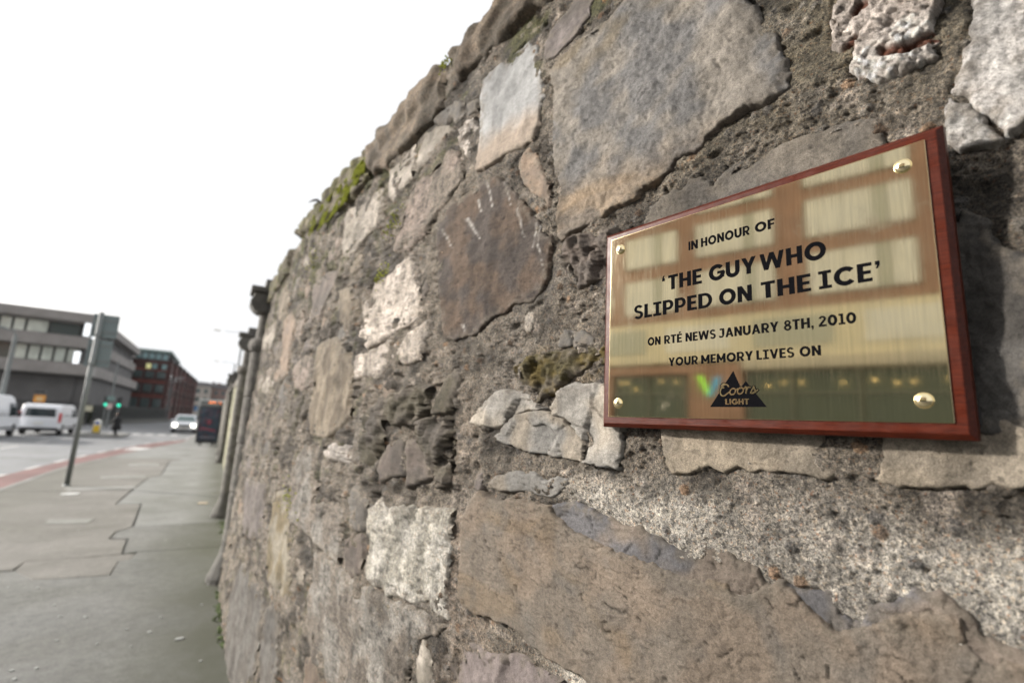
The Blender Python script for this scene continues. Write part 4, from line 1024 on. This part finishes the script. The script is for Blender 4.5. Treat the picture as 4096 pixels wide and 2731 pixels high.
def van(label, high, loc, rz):
    H = 1.0 if not high else 1.22
    t = empty('white_van', loc, rz, label, 'van', 'white vans at the junction')
    def z(v): return v if v < .9 else .9+(v-.9)*(H*1.0 if not high else 1.42)
    prof = [(0, .32), (-.02, .9), (.05, 1.45), (.16, z(1.62)), (.5, z(1.68)), (3.0, z(1.68)), (3.45, z(1.60)), (4.1, 1.05), (4.55, .92), (4.66, .62), (4.62, .30)]
    body(prof, 1.72, .10, .95).build('body', white, t, bevel=.03)
    zt = z(1.50)
    MB().prism([(-.64, 1.0), (.64, 1.0), (.58, min(zt, 1.44)), (-.58, min(zt, 1.44))], -.035, .06, 'y').build('rear_window', glass, t, bevel=.01)
    MB().box(-.84, .84, -.07, .02, .24, .42).build('rear_bumper', blk, t, bevel=.02)
    for s in (-1, 1):
        MB().box(s*.83-.055, s*.83+.055, -.045, .10, .72, 1.22).build('tail_lamp', redl, t, bevel=.012)
        wheel(t, s*.76, .85, .31, side=s); wheel(t, s*.76, 3.75, .31, side=s)
        MB().prism([(2.72, .98), (3.86, 1.0), (3.42, z(1.40)), (2.78, z(1.42))], s*.80, s*.865, 'x').build('side_window', glass, t, bevel=.008)
        MB().box(s*1.0-.08, s*1.0+.08, 3.55, 3.68, .98, 1.2).build('mirror', blk, t, bevel=.02)
        MB().box(s*.868-.004, s*.868+.004, .5, 4.2, .40, .47).build('side_trim', blk, t)
        MB().box(s*.868-.004, s*.868+.004, .62, 2.5, 1.06, 1.085).build('slide_rail', blk, t)
    MB().prism([(-.70, 4.12), (.70, 4.12), (.60, 3.52), (-.60, 3.52)], 1.08, 1.10, 'z')
    ws = MB().add([(-.68, 4.10, 1.09), (.68, 4.10, 1.09), (.58, 3.50, z(1.58)), (-.58, 3.50, z(1.58)), (-.68, 4.06, 1.06), (.68, 4.06, 1.06), (.58, 3.44, z(1.55)), (-.58, 3.44, z(1.55))], [(0, 1, 2, 3), (7, 6, 5, 4), (0, 4, 5, 1), (1, 5, 6, 2), (2, 6, 7, 3), (3, 7, 4, 0)])
    ws.build('windscreen', glass, t); MB().box(-.2, .2, -.045, 0, .60, .70).build('number_plate', plate_m, t)
    return t
van('white van seen from behind, wide dark rear window and red tail lamp', False, (-8.22, 36.1, -.11), math.radians(1))
van('taller white van cut off by the picture edge, beside the lamp post', True, (-9.62, 31.0, -.11), math.radians(1))

def car():
    t = empty('white_car', (-2.13, 51, -.11), PI, 'white car driving towards the viewer with both headlights lit', 'car')
    W = 1.72
    lower = [(0, .25), (-.05, .62), (.1, .90), (3.0, .90), (3.9, .78), (4.15, .60), (4.2, .28)]
    body(lower, W, .1, .6).build('body', white, t, bevel=.05)
    body([(.25, .88), (.45, 1.30), (.9, 1.41), (2.1, 1.42), (2.5, 1.34), (3.15, .88)], 1.52, .22, .9).build('cabin', white, t, bevel=.04)
    ws = MB().add([(-.66, 3.14, .92), (.66, 3.14, .92), (.54, 2.54, 1.33), (-.54, 2.54, 1.33), (-.66, 3.1, .9), (.66, 3.1, .9), (.54, 2.48, 1.3), (-.54, 2.48, 1.3)], [(0, 1, 2, 3), (7, 6, 5, 4), (0, 4, 5, 1), (1, 5, 6, 2), (2, 6, 7, 3), (3, 7, 4, 0)])
    ws.build('windscreen', simple('car_glass_mat', (.12, .17, .17), .1), t)
    hl = simple('headlamp_mat', (.9, .88, .8), .2, emis=(1, .93, .78), estr=5)
    for s in (-1, 1):
        MB().prism([(s*.62+.15*math.cos(2*PI*k/14), .62+.12*math.sin(2*PI*k/14)) for k in range(14)], 4.1, 4.215, 'y').build('headlight', hl, t)
        wheel(t, s*.74, .75, .31, side=s); wheel(t, s*.74, 3.35, .31, side=s)
        MB().box(s*.93-.07, s*.93+.07, 2.62, 2.75, .90, 1.03).build('mirror', white, t, bevel=.02)
        MB().prism([(.6, .93), (2.9, .93), (2.4, 1.30), (.75, 1.30)], s*.66, s*.765, 'x').build('side_window', glass, t)
    MB().box(-.42, .42, 4.12, 4.225, .50, .66).build('grille', blk, t, bevel=.01)
    MB().box(-.26, .26, 4.19, 4.235, .36, .46).build('number_plate', plate_m, t)
    MB().box(-.8, .8, 4.0, 4.21, .2, .33).build('front_bumper', blk, t, bevel=.02)
car()

# bus beyond the shelter
bm_ = simple('bus_paint_mat', (.42, .43, .40), .4); 
bus = empty('city_bus', (-.62, 60, -.11), 0, 'pale grey bus with an orange lit route display, behind the advertising panel', 'bus')
MB().box(-1.2, 1.2, 0, 10.5, .3, 3.05).build('body', bm_, bus, bevel=.12)
MB().box(-1.08, 1.08, -.03, .02, .95, 2.35).build('windscreen', glass, bus, bevel=.01)
MB().box(-.95, .95, -.035, .02, 2.45, 2.86).build('display_box', blk, bus, bevel=.01)
led = simple('display_led_mat', (.9, .25, .05), .5, emis=(1, .22, .03), estr=5)
d_ = MB(); 
for (a, b) in ((-.28, -.12), (-.06, .10), (.16, .32), (.62, .70), (.78, .86)): d_.box(a, b, -.045, -.038, 2.56, 2.76)
d_.build('route_display', led, bus)
for s in (-1, 1):
    wheel(bus, s*1.05, 2.2, .45, .28, s); wheel(bus, s*1.05, 8, .45, .28, s)
    MB().box(s*1.205-.01, s*1.205+.01, .8, 9.8, 1.2, 2.3).build('side_window', glass, bus)
    MB().prism([(s*.9+.12*math.cos(2*PI*k/12), .75+.12*math.sin(2*PI*k/12)) for k in range(12)], -.03, .02, 'y').build('headlight', plate_m, bus)

# bus shelter with the advertising panel at its end
def poster_mat():
    m, nt, b = new_mat('poster_mat'); p = geo_pos(nt)
    mp = nt.nodes.new('ShaderNodeMapping'); mp.inputs['Scale'].default_value = (2.2, 2.2, 1.6); nt.links.new(p, mp.inputs[0])
    n = nnoise(nt, mp.outputs[0], 1.6, 3, .6, 1.2); n2 = nnoise(nt, mp.outputs[0], 2.3, 2, .5, 2.)
    c = ramp(nt, n, [(.35, (.014, .016, .026)), (.5, (.02, .032, .06)), (.62, (.03, .075, .10)), (.75, (.07, .035, .07))])
    c = mixc(nt, 'MIX', ramp(nt, n2, [(.60, (0,)*3), (.68, (.8,)*3)]), c, (.22, .03, .05))
    nt.links.new(c, b.inputs['Base Color']); b.inputs['Roughness'].default_value = .25
    return m
sh = empty('bus_shelter', (-.28, 28.5, 0), 0, 'bus shelter with a dark advertising panel showing a blue poster at its near end', 'bus shelter')
MB().box(-.47, .47, -.06, .06, .10, 1.90).build('advert_frame', blk, sh, bevel=.02)
po_ = MB().box(-.40, .40, -.075, -.062, .22, 1.80).build('poster', poster_mat(), sh)
MB().add([(-.30, -.078, .78), (.30, -.078, .66), (.30, -.078, .74), (-.30, -.078, .86)], [(0, 1, 2, 3)]).add([(-.05, -.079, 1.0), (.05, -.079, 1.0), (.08, -.079, 1.22), (-.08, -.079, 1.22)], [(0, 1, 2, 3)]).build('poster_stroke', simple('poster_red_mat', (.26, .035, .06), .4), po_)
MB().box(-.30, .34, -.079, -.0775, .34, .42).build('poster_lettering', simple('poster_grey_mat', (.14, .14, .17), .4), po_)
MB().box(-.3, -.2, -.03, .03, 0, .1).box(.2, .3, -.03, .03, 0, .1).build('foot', blk, sh)
shm = simple('shelter_metal_mat', (.16, .17, .17), .4, .5); sgl = simple('shelter_glass_mat', (.25, .28, .28), .1)
MB().box(-.45, .46, .15, 4.2, 1.98, 2.06).build('roof', shm, sh, bevel=.01)
for y in (.2, 2.2, 4.1): MB().box(.38, .44, y-.03, y+.03, 0, 1.98).build('post', shm, sh)
for y in (.3, 2.3): MB().box(.40, .415, y, y+1.75, .25, 1.85).build('back_pane', sgl, sh)

# person crossing (continuous skinned figure)
def person(loc, rz):
    t = empty('person', loc, rz, 'person in a long black coat walking across the road by the island', 'person')
    k = .78
    J = [((0,0,.93),.15),((0,.0,1.15),.155),((0,-.01,1.38),.165),((0,0,1.50),.06),((0,.02,1.56),.055),((0,.03,1.66),.095),((0,.03,1.74),.085),
         ((.10,0,.88),.105),((.12,.16,.48),.07),((.11,.10,.10),.045),((.11,.22,.04),.04),
         ((-.10,0,.88),.105),((-.12,-.10,.48),.07),((-.12,-.28,.12),.045),((-.12,-.20,.03),.04),
         ((.20,0,1.40),.07),((.26,-.10,1.14),.055),((.25,.02,.90),.042),((.25,.08,.82),.04),
         ((-.20,0,1.40),.07),((-.26,.10,1.14),.055),((-.26,.22,.95),.042),((-.26,.28,.90),.04)]
    E = [(0,1),(1,2),(2,3),(3,4),(4,5),(5,6),(0,7),(7,8),(8,9),(9,10),(0,11),(11,12),(12,13),(13,14),(2,15),(15,16),(16,17),(17,18),(2,19),(19,20),(20,21),(21,22)]
    me = bpy.data.meshes.new('body'); me.from_pydata([Vector(p)*k for p, _ in J], E, [])
    me.materials.append(simple('black_clothes_mat', (.015, .015, .017), .8))
    o = link('body', me, t)
    s = o.modifiers.new('skin', 'SKIN')
    for v, (_, r) in zip(me.skin_vertices[0].data, J): v.radius = (r*k, r*k)
    me.skin_vertices[0].data[0].use_root = True
    sb = o.modifiers.new('sub', 'SUBSURF'); sb.levels = sb.render_levels = 1
    MB().lathe([(.30*k, .52*k), (.27*k, .8*k), (.21*k, 1.02*k), (.22*k, 1.3*k), (.17*k, 1.47*k), (.08*k, 1.53*k)], seg=14).build('coat', simple('coat_mat', (.012, .012, .014), .85), t, smooth=True)
    MB().lathe([(.03*k, 1.57*k), (.075*k, 1.62*k), (.082*k, 1.70*k), (.05*k, 1.76*k)], (0, .055*k), 12).build('face', simple('skin_mat', (.42, .25, .19), .6), t, smooth=True)
    MB().lathe([(.09*k, 1.66*k), (.102*k, 1.72*k), (.085*k, 1.80*k), (.03*k, 1.84*k)], (0, .005*k), 12).build('hair', simple('hair_mat', (.03, .02, .015), .8), t, smooth=True)
    MB().box(.24*k, .34*k, -.16*k, .18*k, .50*k, .82*k).build('bag', blk, t, bevel=.03)
person((-4.95, 36.6, -.11), math.radians(60))

# keep-left bollard on the traffic island
isl = MB().prism([(-6.9, 35.9), (-5.2, 35.9), (-4.7, 36.4), (-4.7, 40.5), (-6.9, 40.5), (-7.1, 38)], -.3, -.02, 'z').build('traffic_island', km, None, bevel=.03); isl['kind'] = 'structure'
tag(isl, 'pale kerbed traffic island in the middle of the junction')
bo = empty('traffic_bollard', (-5.98, 37.7, -.02), 0, 'white and yellow lit plastic bollard on the traffic island', 'bollard')
MB().lathe([(.21, 0), (.19, .62), (.15, .80), (.05, .86)], seg=16).build('shell', simple('bollard_white_mat', (.62, .62, .58), .5), bo, smooth=True)
MB().box(-.14, .14, -.215, -.15, .12, .52).build('yellow_panel', simple('yellow_mat', (.72, .48, .03), .5), bo, bevel=.01)
MB().prism([(.09*math.cos(2*PI*k/16), .66+.09*math.sin(2*PI*k/16)) for k in range(16)], -.20, -.16, 'y').build('blue_disc', simple('blue_mat', (.03, .08, .35), .4), bo)

# traffic lights
grn = simple('green_lamp_mat', (.05, .6, .4), .3, emis=(.03, .8, .5), estr=.6)
def tlight(x, y, label):
    t = empty('traffic_light', (x, y, -.1), 0, label, 'traffic light', 'traffic lights showing green')
    MB().lathe([(.06, 0), (.06, 2.5)], seg=10).build('pole', galv, t)
    MB().box(-.17, .17, -.16, -.02, 1.72, 2.62).build('signal_head', blk, t, bevel=.03)
    for z_, m_ in ((2.44, blk), (2.16, blk), (1.90, grn)):
        MB().prism([(.13*math.cos(2*PI*k/14), z_+.13*math.sin(2*PI*k/14)) for k in range(14)], -.19, -.158, 'y').build('lens', m_, t)
tlight(-8.2, 53.5, 'traffic light showing green, first of two at the junction, nearer the vans')
tlight(-7.32, 53.5, 'traffic light showing green, just behind the person in the black coat')
t = empty('street_lamp', (-7.9, 53.4, -.1), 0, 'slim grey lamp post between the two green traffic lights', 'street lamp')
MB().lathe([(.09, 0), (.07, 2.4), (.05, 5.6)], seg=10).build('pole', galv, t)
MB().box(-.28, .24, -.10, -.07, 2.25, 2.62).build('sign_panel', simple('teal_sign_mat', (.16, .24, .23), .5), t)
MB().box(-.20, .16, -.11, -.07, 1.55, 1.98).build('sign_panel', simple('pink_sign_mat', (.55, .42, .40), .5), t)
# other lamp posts
t = empty('street_lamp', (-9.32, 34, -.1), 0, 'thick grey lamp post rising behind the tall white van', 'street lamp')
MB().lathe([(.13, 0), (.11, 2.4), (.085, 5.0)], seg=12).build('pole', galv, t)
MB().tube([(0, 0, 5.0), (-.1, 0, 5.25), (-.6, 0, 5.35)], .05).build('arm', galv, t)
MB().box(-1.05, -.5, -.1, .1, 5.30, 5.40).build('lamp_head', galv, t, bevel=.03)
t = empty('street_lamp', (-7.2, 100, -.1), 0, 'tall grey street lamp in front of the red brick office block', 'street lamp')
MB().lathe([(.13, 0), (.09, 6.9)], seg=8).build('pole', galv, t)
MB().tube([(0, 0, 6.9), (.2, 0, 7.15), (.9, 0, 7.25)], .06).build('arm', galv, t)
MB().box(.6, 1.6, -.15, .15, 7.2, 7.34).build('lamp_head', simple('lamp_head_mat', (.45, .45, .45), .5), t, bevel=.04)
for (yy, zz, xh, lab) in ((30, 5.9, -.75, 'street lamp arm reaching over the path, higher of the two against the sky'), (41, 5.25, -.70, 'street lamp arm reaching over the path, lower of the two against the sky')):
    t = empty('street_lamp', (.62, yy, 0), 0, lab, 'street lamp', 'lamps reaching out over the wall')
    MB().lathe([(.07, 0), (.045, zz-.05)], seg=8).build('pole', galv, t)
    MB().tube([(0, 0, zz-.1), (-.25, 0, zz+.02), (xh-.62+.5, 0, zz)], .012).build('arm', galv, t)
    MB().box(xh-.62, xh-.62+.32, -.07, .07, zz-.03, zz+.025).build('lamp_head', simple('warm_head_mat', (.62, .56, .42), .5), t, bevel=.015)

# warning sign with an orange plate, and a small dark camera pole
t = empty('warning_sign', (-10.45, 45, -.1), 0, 'orange roadside sign plate on a thin post in front of the railings', 'sign')
MB().lathe([(.04, 0), (.04, 2.6)], seg=8).build('pole', galv, t)
MB().box(-.30, .30, -.07, -.045, 1.76, 2.24).build('plate', simple('orange_mat', (.62, .27, .04), .5, var=.3, vs=4), t, bevel=.01)
MB().box(-.17, .17, -.074, -.0705, 1.88, 2.12).build('plate_symbol', simple('plate_pale_mat', (.6, .45, .25), .5), t)
MB().box(-.32, .25, -.2, .2, 2.42, 2.56).build('hood', blk, t, bevel=.04)
t = empty('blue_sign', (-2.25, 78, -.1), 0, 'small blue road sign above the roof of the white car', 'sign')
MB().lathe([(.04, 0), (.04, 2.3)], seg=8).build('pole', galv, t); MB().box(-.5, .5, -.06, -.042, 1.85, 2.45).build('plate', simple('sign_blue_mat', (.05, .16, .33), .5), t)
t = empty('notice', (-10.0, 57.5, -.1), 0, 'small cream notice board fixed on the dark railings', 'notice')
MB().box(-.3, .3, -.05, 0, 1.25, 1.75).build('board', simple('notice_mat', (.5, .48, .36), .6), t); MB().box(-.04, .04, 0, .05, 0, 1.5).build('post', blk, t)

# ------------------------------------------------------------------ concrete office block across the junction
conc = simple('concrete_mat', (.26, .245, .235), .9, var=.18, vs=.7, bmp=.3); conc2 = simple('concrete_pale_mat', (.34, .325, .31), .9, var=.15, vs=.8)
dkc = simple('dark_cladding_mat', (.12, .118, .118), .8, var=.2, vs=.6); wfr = simple('window_frame_mat', (.10, .10, .10), .5)
gpl = simple('pale_pane_mat', (.55, .60, .55), .15, var=.3, vs=.5); gdk = simple('dark_pane_mat', (.07, .09, .09), .1); curt = simple('red_curtain_mat', (.26, .09, .07), .7)
litw = simple('bright_pane_mat', (.8, .8, .78), .3, emis=(.9, .95, 1), estr=.55)
ob = empty('concrete_office', (-10.9, 60, 0), math.radians(0), 'grey concrete office block with long window bands and jutting floor edges', 'building')
L0 = -30
def band_box(z0, z1, x0, x1, y0, y1, name, mat, bev=0): return MB().box(x0, x1, y0, y1, z0, z1).build(name, mat, ob, bevel=bev)
band_box(0, 4.35, L0, -.3, 1.2, 30, 'ground_storey', dkc)
band_box(4.40, 5.45, L0, .2, -.2, 30, 'floor_band', conc, .04)
band_box(5.46, 6.95, L0, -.6, .9, 30, 'office_storey', dkc)
band_box(6.96, 8.0, L0, -.35, -.1, 30, 'floor_band', conc, .04)
band_box(8.01, 9.35, L0, -1.0, .9, 30, 'office_storey', dkc)
band_box(9.36, 10.25, L0, -.1, -.2, 30, 'roof_band', conc, .04)
rs = random.Random(5)
for z0, z1 in ((5.46, 6.94), (8.02, 9.34)):
    x = L0+.2
    while x < -1.3:
        w = rs.choice([.9, 1.6, 2.3]); w = min(w, -1.0-x)
        m = rs.choice([gpl, gpl, gpl, gdk, curt])
        f = MB().box(x, x+w-.08, .78, .86, z0+.02, z1-.02).build('window', wfr, ob)
        if m is curt:
            MB().box(x+.06, x+w-.14, .70, .775, z0+.5, z1-.1).build('pane', gdk, f); MB().box(x+.1, x+w*.5, .64, .69, z0+.25, z1-.2).build('blind', curt, f)
        else: MB().box(x+.06, x+w-.14, .70, .775, z0+.1, z1-.1).build('pane', m, f)
        x += w
for x, z0 in ((-1.35, 5.3), (-1.0, 8.05)):
    f = MB().box(x-.02, x+.52, -.05, .6, z0-.02, z0+1.35).build('window', wfr, ob); MB().box(x+.02, x+.46, -.12, -.055, z0+.05, z0+1.28).build('pane', litw, f)
# street side running away from the corner
def sidebox(name, mat, z0, z1, xa, xb, ya, yb, dx=0):
    """prism along the receding side; xa/xb: near and far x of the outer face"""
    return MB().prism([(xa, ya), (xb, yb), (xb-9, yb), (xa-9, ya)], z0, z1, 'z').build(name, mat, ob, bevel=.03)
sidebox('floor_band', conc2, 4.35, 5.25, .25, -.8, .0, 27); sidebox('floor_band', conc2, 6.9, 7.85, -.05, -.9, .0, 25); sidebox('roof_band', conc, 9.2, 10.22, -.3, -1.2, .2, 36)
sidebox('side_wall', dkc, 0, 9.2, -1.1, -2.0, 1.0, 36); sidebox('stair_tower', conc2, 0, 8.6, -1.0, -1.1, 27.5, 33)
for z0 in (5.35, 7.95):
    for k in range(6):
        y0 = 1.8+k*4.2; f = MB().box(-1.18-k*.1, -.98-k*.1, y0, y0+3.6, z0, z0+1.25).build('window', wfr, ob)
        MB().box(-.975-k*.1, -.93-k*.1, y0+.12, y0+3.45, z0+.12, z0+1.1).build('pane', litw if (k < 1) else (gpl if k == 3 else gdk), f)
for k in range(9): MB().box(-.98-k*.09, -.86-k*.09, 2+k*2.6, 2.25+k*2.6, .2, 4.3).build('fin', conc, ob)

# railings in front
rlm = simple('railing_mat', (.035, .037, .04), .6)
def railing(x0, y0, x1, y1, h, label, pitch):
    t = empty('iron_railings', (x0, y0, -.1), math.atan2(y1-y0, x1-x0), label, 'railings')
    L = math.hypot(x1-x0, y1-y0); n = int(L/pitch)
    MB().box(0, L, -.12, .12, 0, .45).build('plinth', simple('plinth_mat', (.11, .11, .10), .9), t)
    MB().box(0, L, -.02, .02, h-.2, h-.14).box(0, L, -.02, .02, .6, .66).build('rail', rlm, t)
    me = None
    for k in range(n):
        if me is None:
            b = MB().prism([(.035, -.012), (.035, .012), (-.035, .012), (-.035, -.012)], .45, h-.2, 'z').add([(-.05, 0, h-.14), (.05, 0, h-.14), (0, .02, h), (0, -.02, h)], [(0, 1, 2), (0, 1, 3)]).build('bar', rlm, t); me = b.data
        else: b = link('bar', me, t)
        b.location = (.15+k*pitch, 0, 0)
railing(-26, 58.6, -10.2, 58.6, 2.0, 'black iron railings along the front of the concrete office block', .16)
railing(-10.0, 60, -6.4, 92, 2.0, 'dark railings and low plinth running up the street to the red brick block', .3)
MB().prism([(-11.5, 62), (-10.4, 62), (-6.9, 92), (-8, 92)], -.1, 1.7, 'z').build('hedge', simple('hedge_mat', (.03, .035, .025), .95, var=.4, vs=6, bmp=1)).__setitem__('kind', 'thing')
tag(bpy.data.objects['hedge'], 'dark clipped hedge behind the railings beside the red brick block', 'hedge')

# ------------------------------------------------------------------ red brick office block
brk = simple('red_brick_mat', (.078, .044, .041), .9, var=.35, vs=1.1, bmp=.3); brk2 = simple('dark_brick_mat', (.105, .05, .045), .9, var=.3, vs=1.2)
rf = simple('green_roof_mat', (.20, .27, .25), .6); tealp = simple('teal_pane_mat', (.17, .27, .28), .12, var=.2, vs=.6)
rb = empty('red_brick_office', (-7.75, 95, 0), 0, 'red brick office block with a green edged glazed top storey, seen down the street', 'building')
MB().box(-4.8, 0, .3, 20, 0, 9.35).build('front_wall', brk, rb)
MB().box(-4.6, -.2, .5, 20, 9.36, 10.6).build('top_storey', simple('top_storey_mat', (.16, .17, .17), .6), rb)
MB().box(-4.9, .25, -.1, 20, 10.62, 11.0).build('roof', rf, rb, bevel=.05)
for (z0, z1) in ((1.9, 3.3), (4.3, 5.5), (6.5, 7.6)):
    for k in range(3):
        x0 = -4.3+k*1.5; f = MB().box(x0, x0+1.15, .18, .29, z0, z1).build('window', wfr, rb)
        MB().box(x0+.08, x0+1.07, .10, .175, z0+.08, z1-.08).build('pane', gdk if z0 < 6 else gdk, f)
for (x0, m) in ((-2.9, simple('lit_pane_mat', (.5, .5, .3), .3, emis=(.7, .65, .25), estr=.25)), (-2.1, tealp), (-.85, tealp)):
    f = MB().box(x0, x0+.72, .16, .29, 7.9, 8.8).build('window', wfr, rb); MB().box(x0+.06, x0+.66, .08, .155, 7.97, 8.72).build('pane', m, f)
for k in range(5):
    x0 = -4.5+k*.88; f = MB().box(x0, x0+.78, .36, .49, 9.45, 10.5).build('window', wfr, rb); MB().box(x0+.05, x0+.73, .30, .355, 9.5, 10.45).build('pane', tealp, f)
for z0 in (3.6, 5.85, 7.7): MB().box(-4.8, .04, .22, .296, z0, z0+.2).build('string_course', simple('course_mat', (.21, .075, .06), .9), rb)
# bays of the long side towards the far end
xa = 0.; 
for k in range(8):
    y0 = 1.2+k*5.9; x0 = .05+k*.32; h = 10.4-.13*k
    MB().box(x0-4, x0+.25, y0, y0+5.8, 0, h-.9).build('bay_wall', brk if k % 2 == 0 else brk2, rb)
    MB().prism([(x0-4, h-.9), (x0+.40, h-.9), (x0+.30, h-.35), (x0-.4, h), (x0-4, h)], y0+.1, y0+5.7, 'y').build('bay_roof', simple('slate_roof_mat', (.07, .065, .065), .7), rb)
    for z0 in (1.4, 3.9, 6.2):
        for q in range(2):
            f = MB().box(x0+.26, x0+.34, y0+.7+q*2.6, y0+2.3+q*2.6, z0, z0+1.3).build('window', simple('bay_frame_mat', (.2, .15, .14), .6), rb)
            MB().box(x0+.345, x0+.37, y0+.85+q*2.6, y0+2.15+q*2.6, z0+.12, z0+1.18).build('pane', gdk, f)
        MB().box(x0+.255, x0+.30, y0+.1, y0+.4, z0-.4, z0+1.5).build('pier', brk2, rb)

# far houses at the street's end
def far_house(x, y, w, h, c, label):
    t = empty('far_house', (x, y, 0), 0, label, 'building')
    MB().box(-w/2, w/2, 0, 12, 0, h).build('wall', simple('far_wall_'+label[:6].replace(' ', '_'), c, .9, var=.15, vs=.4), t)
    MB().prism([(-w/2-.3, h), (w/2+.3, h), (w/2-1, h+1.4), (-w/2+1, h+1.4)], -.3, 12.3, 'y').build('roof', simple('far_roof_mat', (.16, .155, .16), .8), t)
    MB().box(-w*.3, -w*.3+1.2, 4, 5.5, h+1, h+2.4).build('chimney', simple('chimney_mat', (.22, .17, .15), .9), t)
    for zz in np.arange(2.5, h-1.6, 2.9):
        for k in range(int(w/2.4)):
            MB().box(-w/2+.9+k*2.3, -w/2+2.0+k*2.3, -.06, -.005, float(zz), float(zz)+1.5).build('window', gdk, t)
far_house(-6.8, 205, 7.5, 10.8, (.34, .31, .28), 'pale cream terrace house at the far end of the street')
far_house(.6, 212, 7, 10.6, (.26, .19, .17), 'pinkish brick terrace house at the far end of the street')
far_house(7.5, 190, 6, 9.8, (.22, .19, .17), 'brown terrace house mostly hidden behind the pillars')
far_house(-1.5, 280, 9, 14.5, (.40, .37, .34), 'tall pale house rising behind the far terrace')

# ------------------------------------------------------------------ building across the road, seen mirrored in the brass
sb_ = simple('opposite_brick_mat', (.40, .24, .17), .9, var=.2, vs=.8); blind = simple('pale_blind_mat', (.84, .79, .69), .5, var=.1, vs=.4)
blind2 = simple('green_blind_mat', (.52, .50, .40), .4); stone_p = simple('opposite_stone_mat', (.80, .70, .50), .6, var=.12, vs=.4); fas = simple('fascia_mat', (.60, .52, .40), .5)
shopg = simple('shop_glass_mat', (.085, .10, .065), .1); shopi = simple('shop_inner_mat', (.22, .21, .15), .7, var=.5, vs=.7)
op = empty('brick_shop_block', (-26, 0, 0), 0, 'red brick block above a dark shop front, across the road, mirrored in the brass', 'building')
MB().box(-12, 0, -12, 17.2, 8.3, 19.5).build('upper_wall', sb_, op)
MB().box(-12, 0, -12, 17.2, 5.82, 8.28).build('first_floor_band', stone_p, op)
MB().box(-12, -.4, -12, 17.2, 0, 5.8).build('shop_wall', shopi, op)
MB().box(-.38, .22, -12, 7.58, 5.25, 5.81).build('fascia', fas, op, bevel=.02)
MB().box(-.38, .14, 7.60, 17.2, 5.15, 5.62).build('lintel', sb_, op)
MB().box(-.38, .10, 7.6, 10.45, 0, 5.14).build('brick_pier', sb_, op)
MB().box(-.38, .10, 15.3, 17.2, 0, 5.14).build('brick_pier', sb_, op)
for z0, z1 in ((8.85, 11.05), (11.85, 13.92), (14.6, 16.8)):
    for (y0, y1) in ((-5.2, -1.1), (.02, 4.42), (5.8, 9.98), (11.0, 14.45), (15.4, 16.9)):
        f = MB().box(.002, .07, y0, y1, z0, z1).build('window', simple('opp_frame_mat', (.22, .2, .14), .5) if 'opp_frame_mat' not in bpy.data.materials else bpy.data.materials['opp_frame_mat'], op)
        y = y0+.06; k = 0
        while y < y1-.2:
            w = min((.95, .5, 1.3, .9)[k % 4], y1-.06-y)
            MB().box(.072, .10, y, y+w-.05, z0+.06, z1-.06).build('pane', (blind, blind2, blind, blind)[k % 4], f); y += w; k += 1
for k in range(6): MB().box(.002, .05, -11+k*4.8, -7.4+k*4.8, 6.4, 7.9).build('window', blind2 if k % 2 else blind, op)
for y0, y1 in ((-11.8, -6), (-5.9, -1.2), (-1.1, 2.4), (2.5, 5.2), (5.3, 7.5), (10.6, 12.8), (12.9, 15.2)):
    f = MB().box(-.30, -.22, y0, y1, .3, 5.1).build('shop_window', shopg, op)
    MB().box(-.21, -.12, y0, y0+.12, .3, 5.1).box(-.21, -.12, y0+.12, y1, 4.0, 4.1).build('frame', simple('shop_frame_mat', (.2, .2, .15), .5), f)
warm = simple('shop_lamp_mat', (1, .7, .3), .4, emis=(1, .72, .32), estr=2.2)
for (y, z_) in ((4.9, 4.55), (5.69, 4.54), (3.2, 4.5), (2.0, 4.6), (.6, 4.5), (-.6, 4.6), (1.2, 4.45), (11.2, 4.7), (12.1, 4.75), (14.7, 4.7), (14.3, 4.7), (13.7, 4.3), (6.4, 4.4)):
    MB().lathe([(.02, -.04), (.055, 0), (.02, .04)], seg=8).build('shop_lamp', warm, op).location = (-.05, y, z_)
vm1 = simple('v_green_mat', (.25, .55, .05), .5, emis=(.25, .6, .05), estr=.5); vm2 = simple('v_blue_mat', (.08, .3, .5), .5, emis=(.06, .3, .5), estr=.3)
MB().prism([(9.95, 4.98), (9.62, 4.98), (9.15, 3.85), (9.40, 3.85)], .11, .16, 'x').build('sign_stroke', vm1, op)
MB().prism([(8.62, 4.90), (8.95, 4.90), (9.38, 3.85), (9.14, 3.85)], .165, .20, 'x').build('sign_stroke', vm2, op)
MB().box(.05, .4, 7.4, 10.7, 17, 17.2).build('sill', stone_p, op)
# far pavement
MB().box(-26, -18, -60, 60, -.3, -.02).build('far_pavement', PG).__setitem__('kind', 'structure')
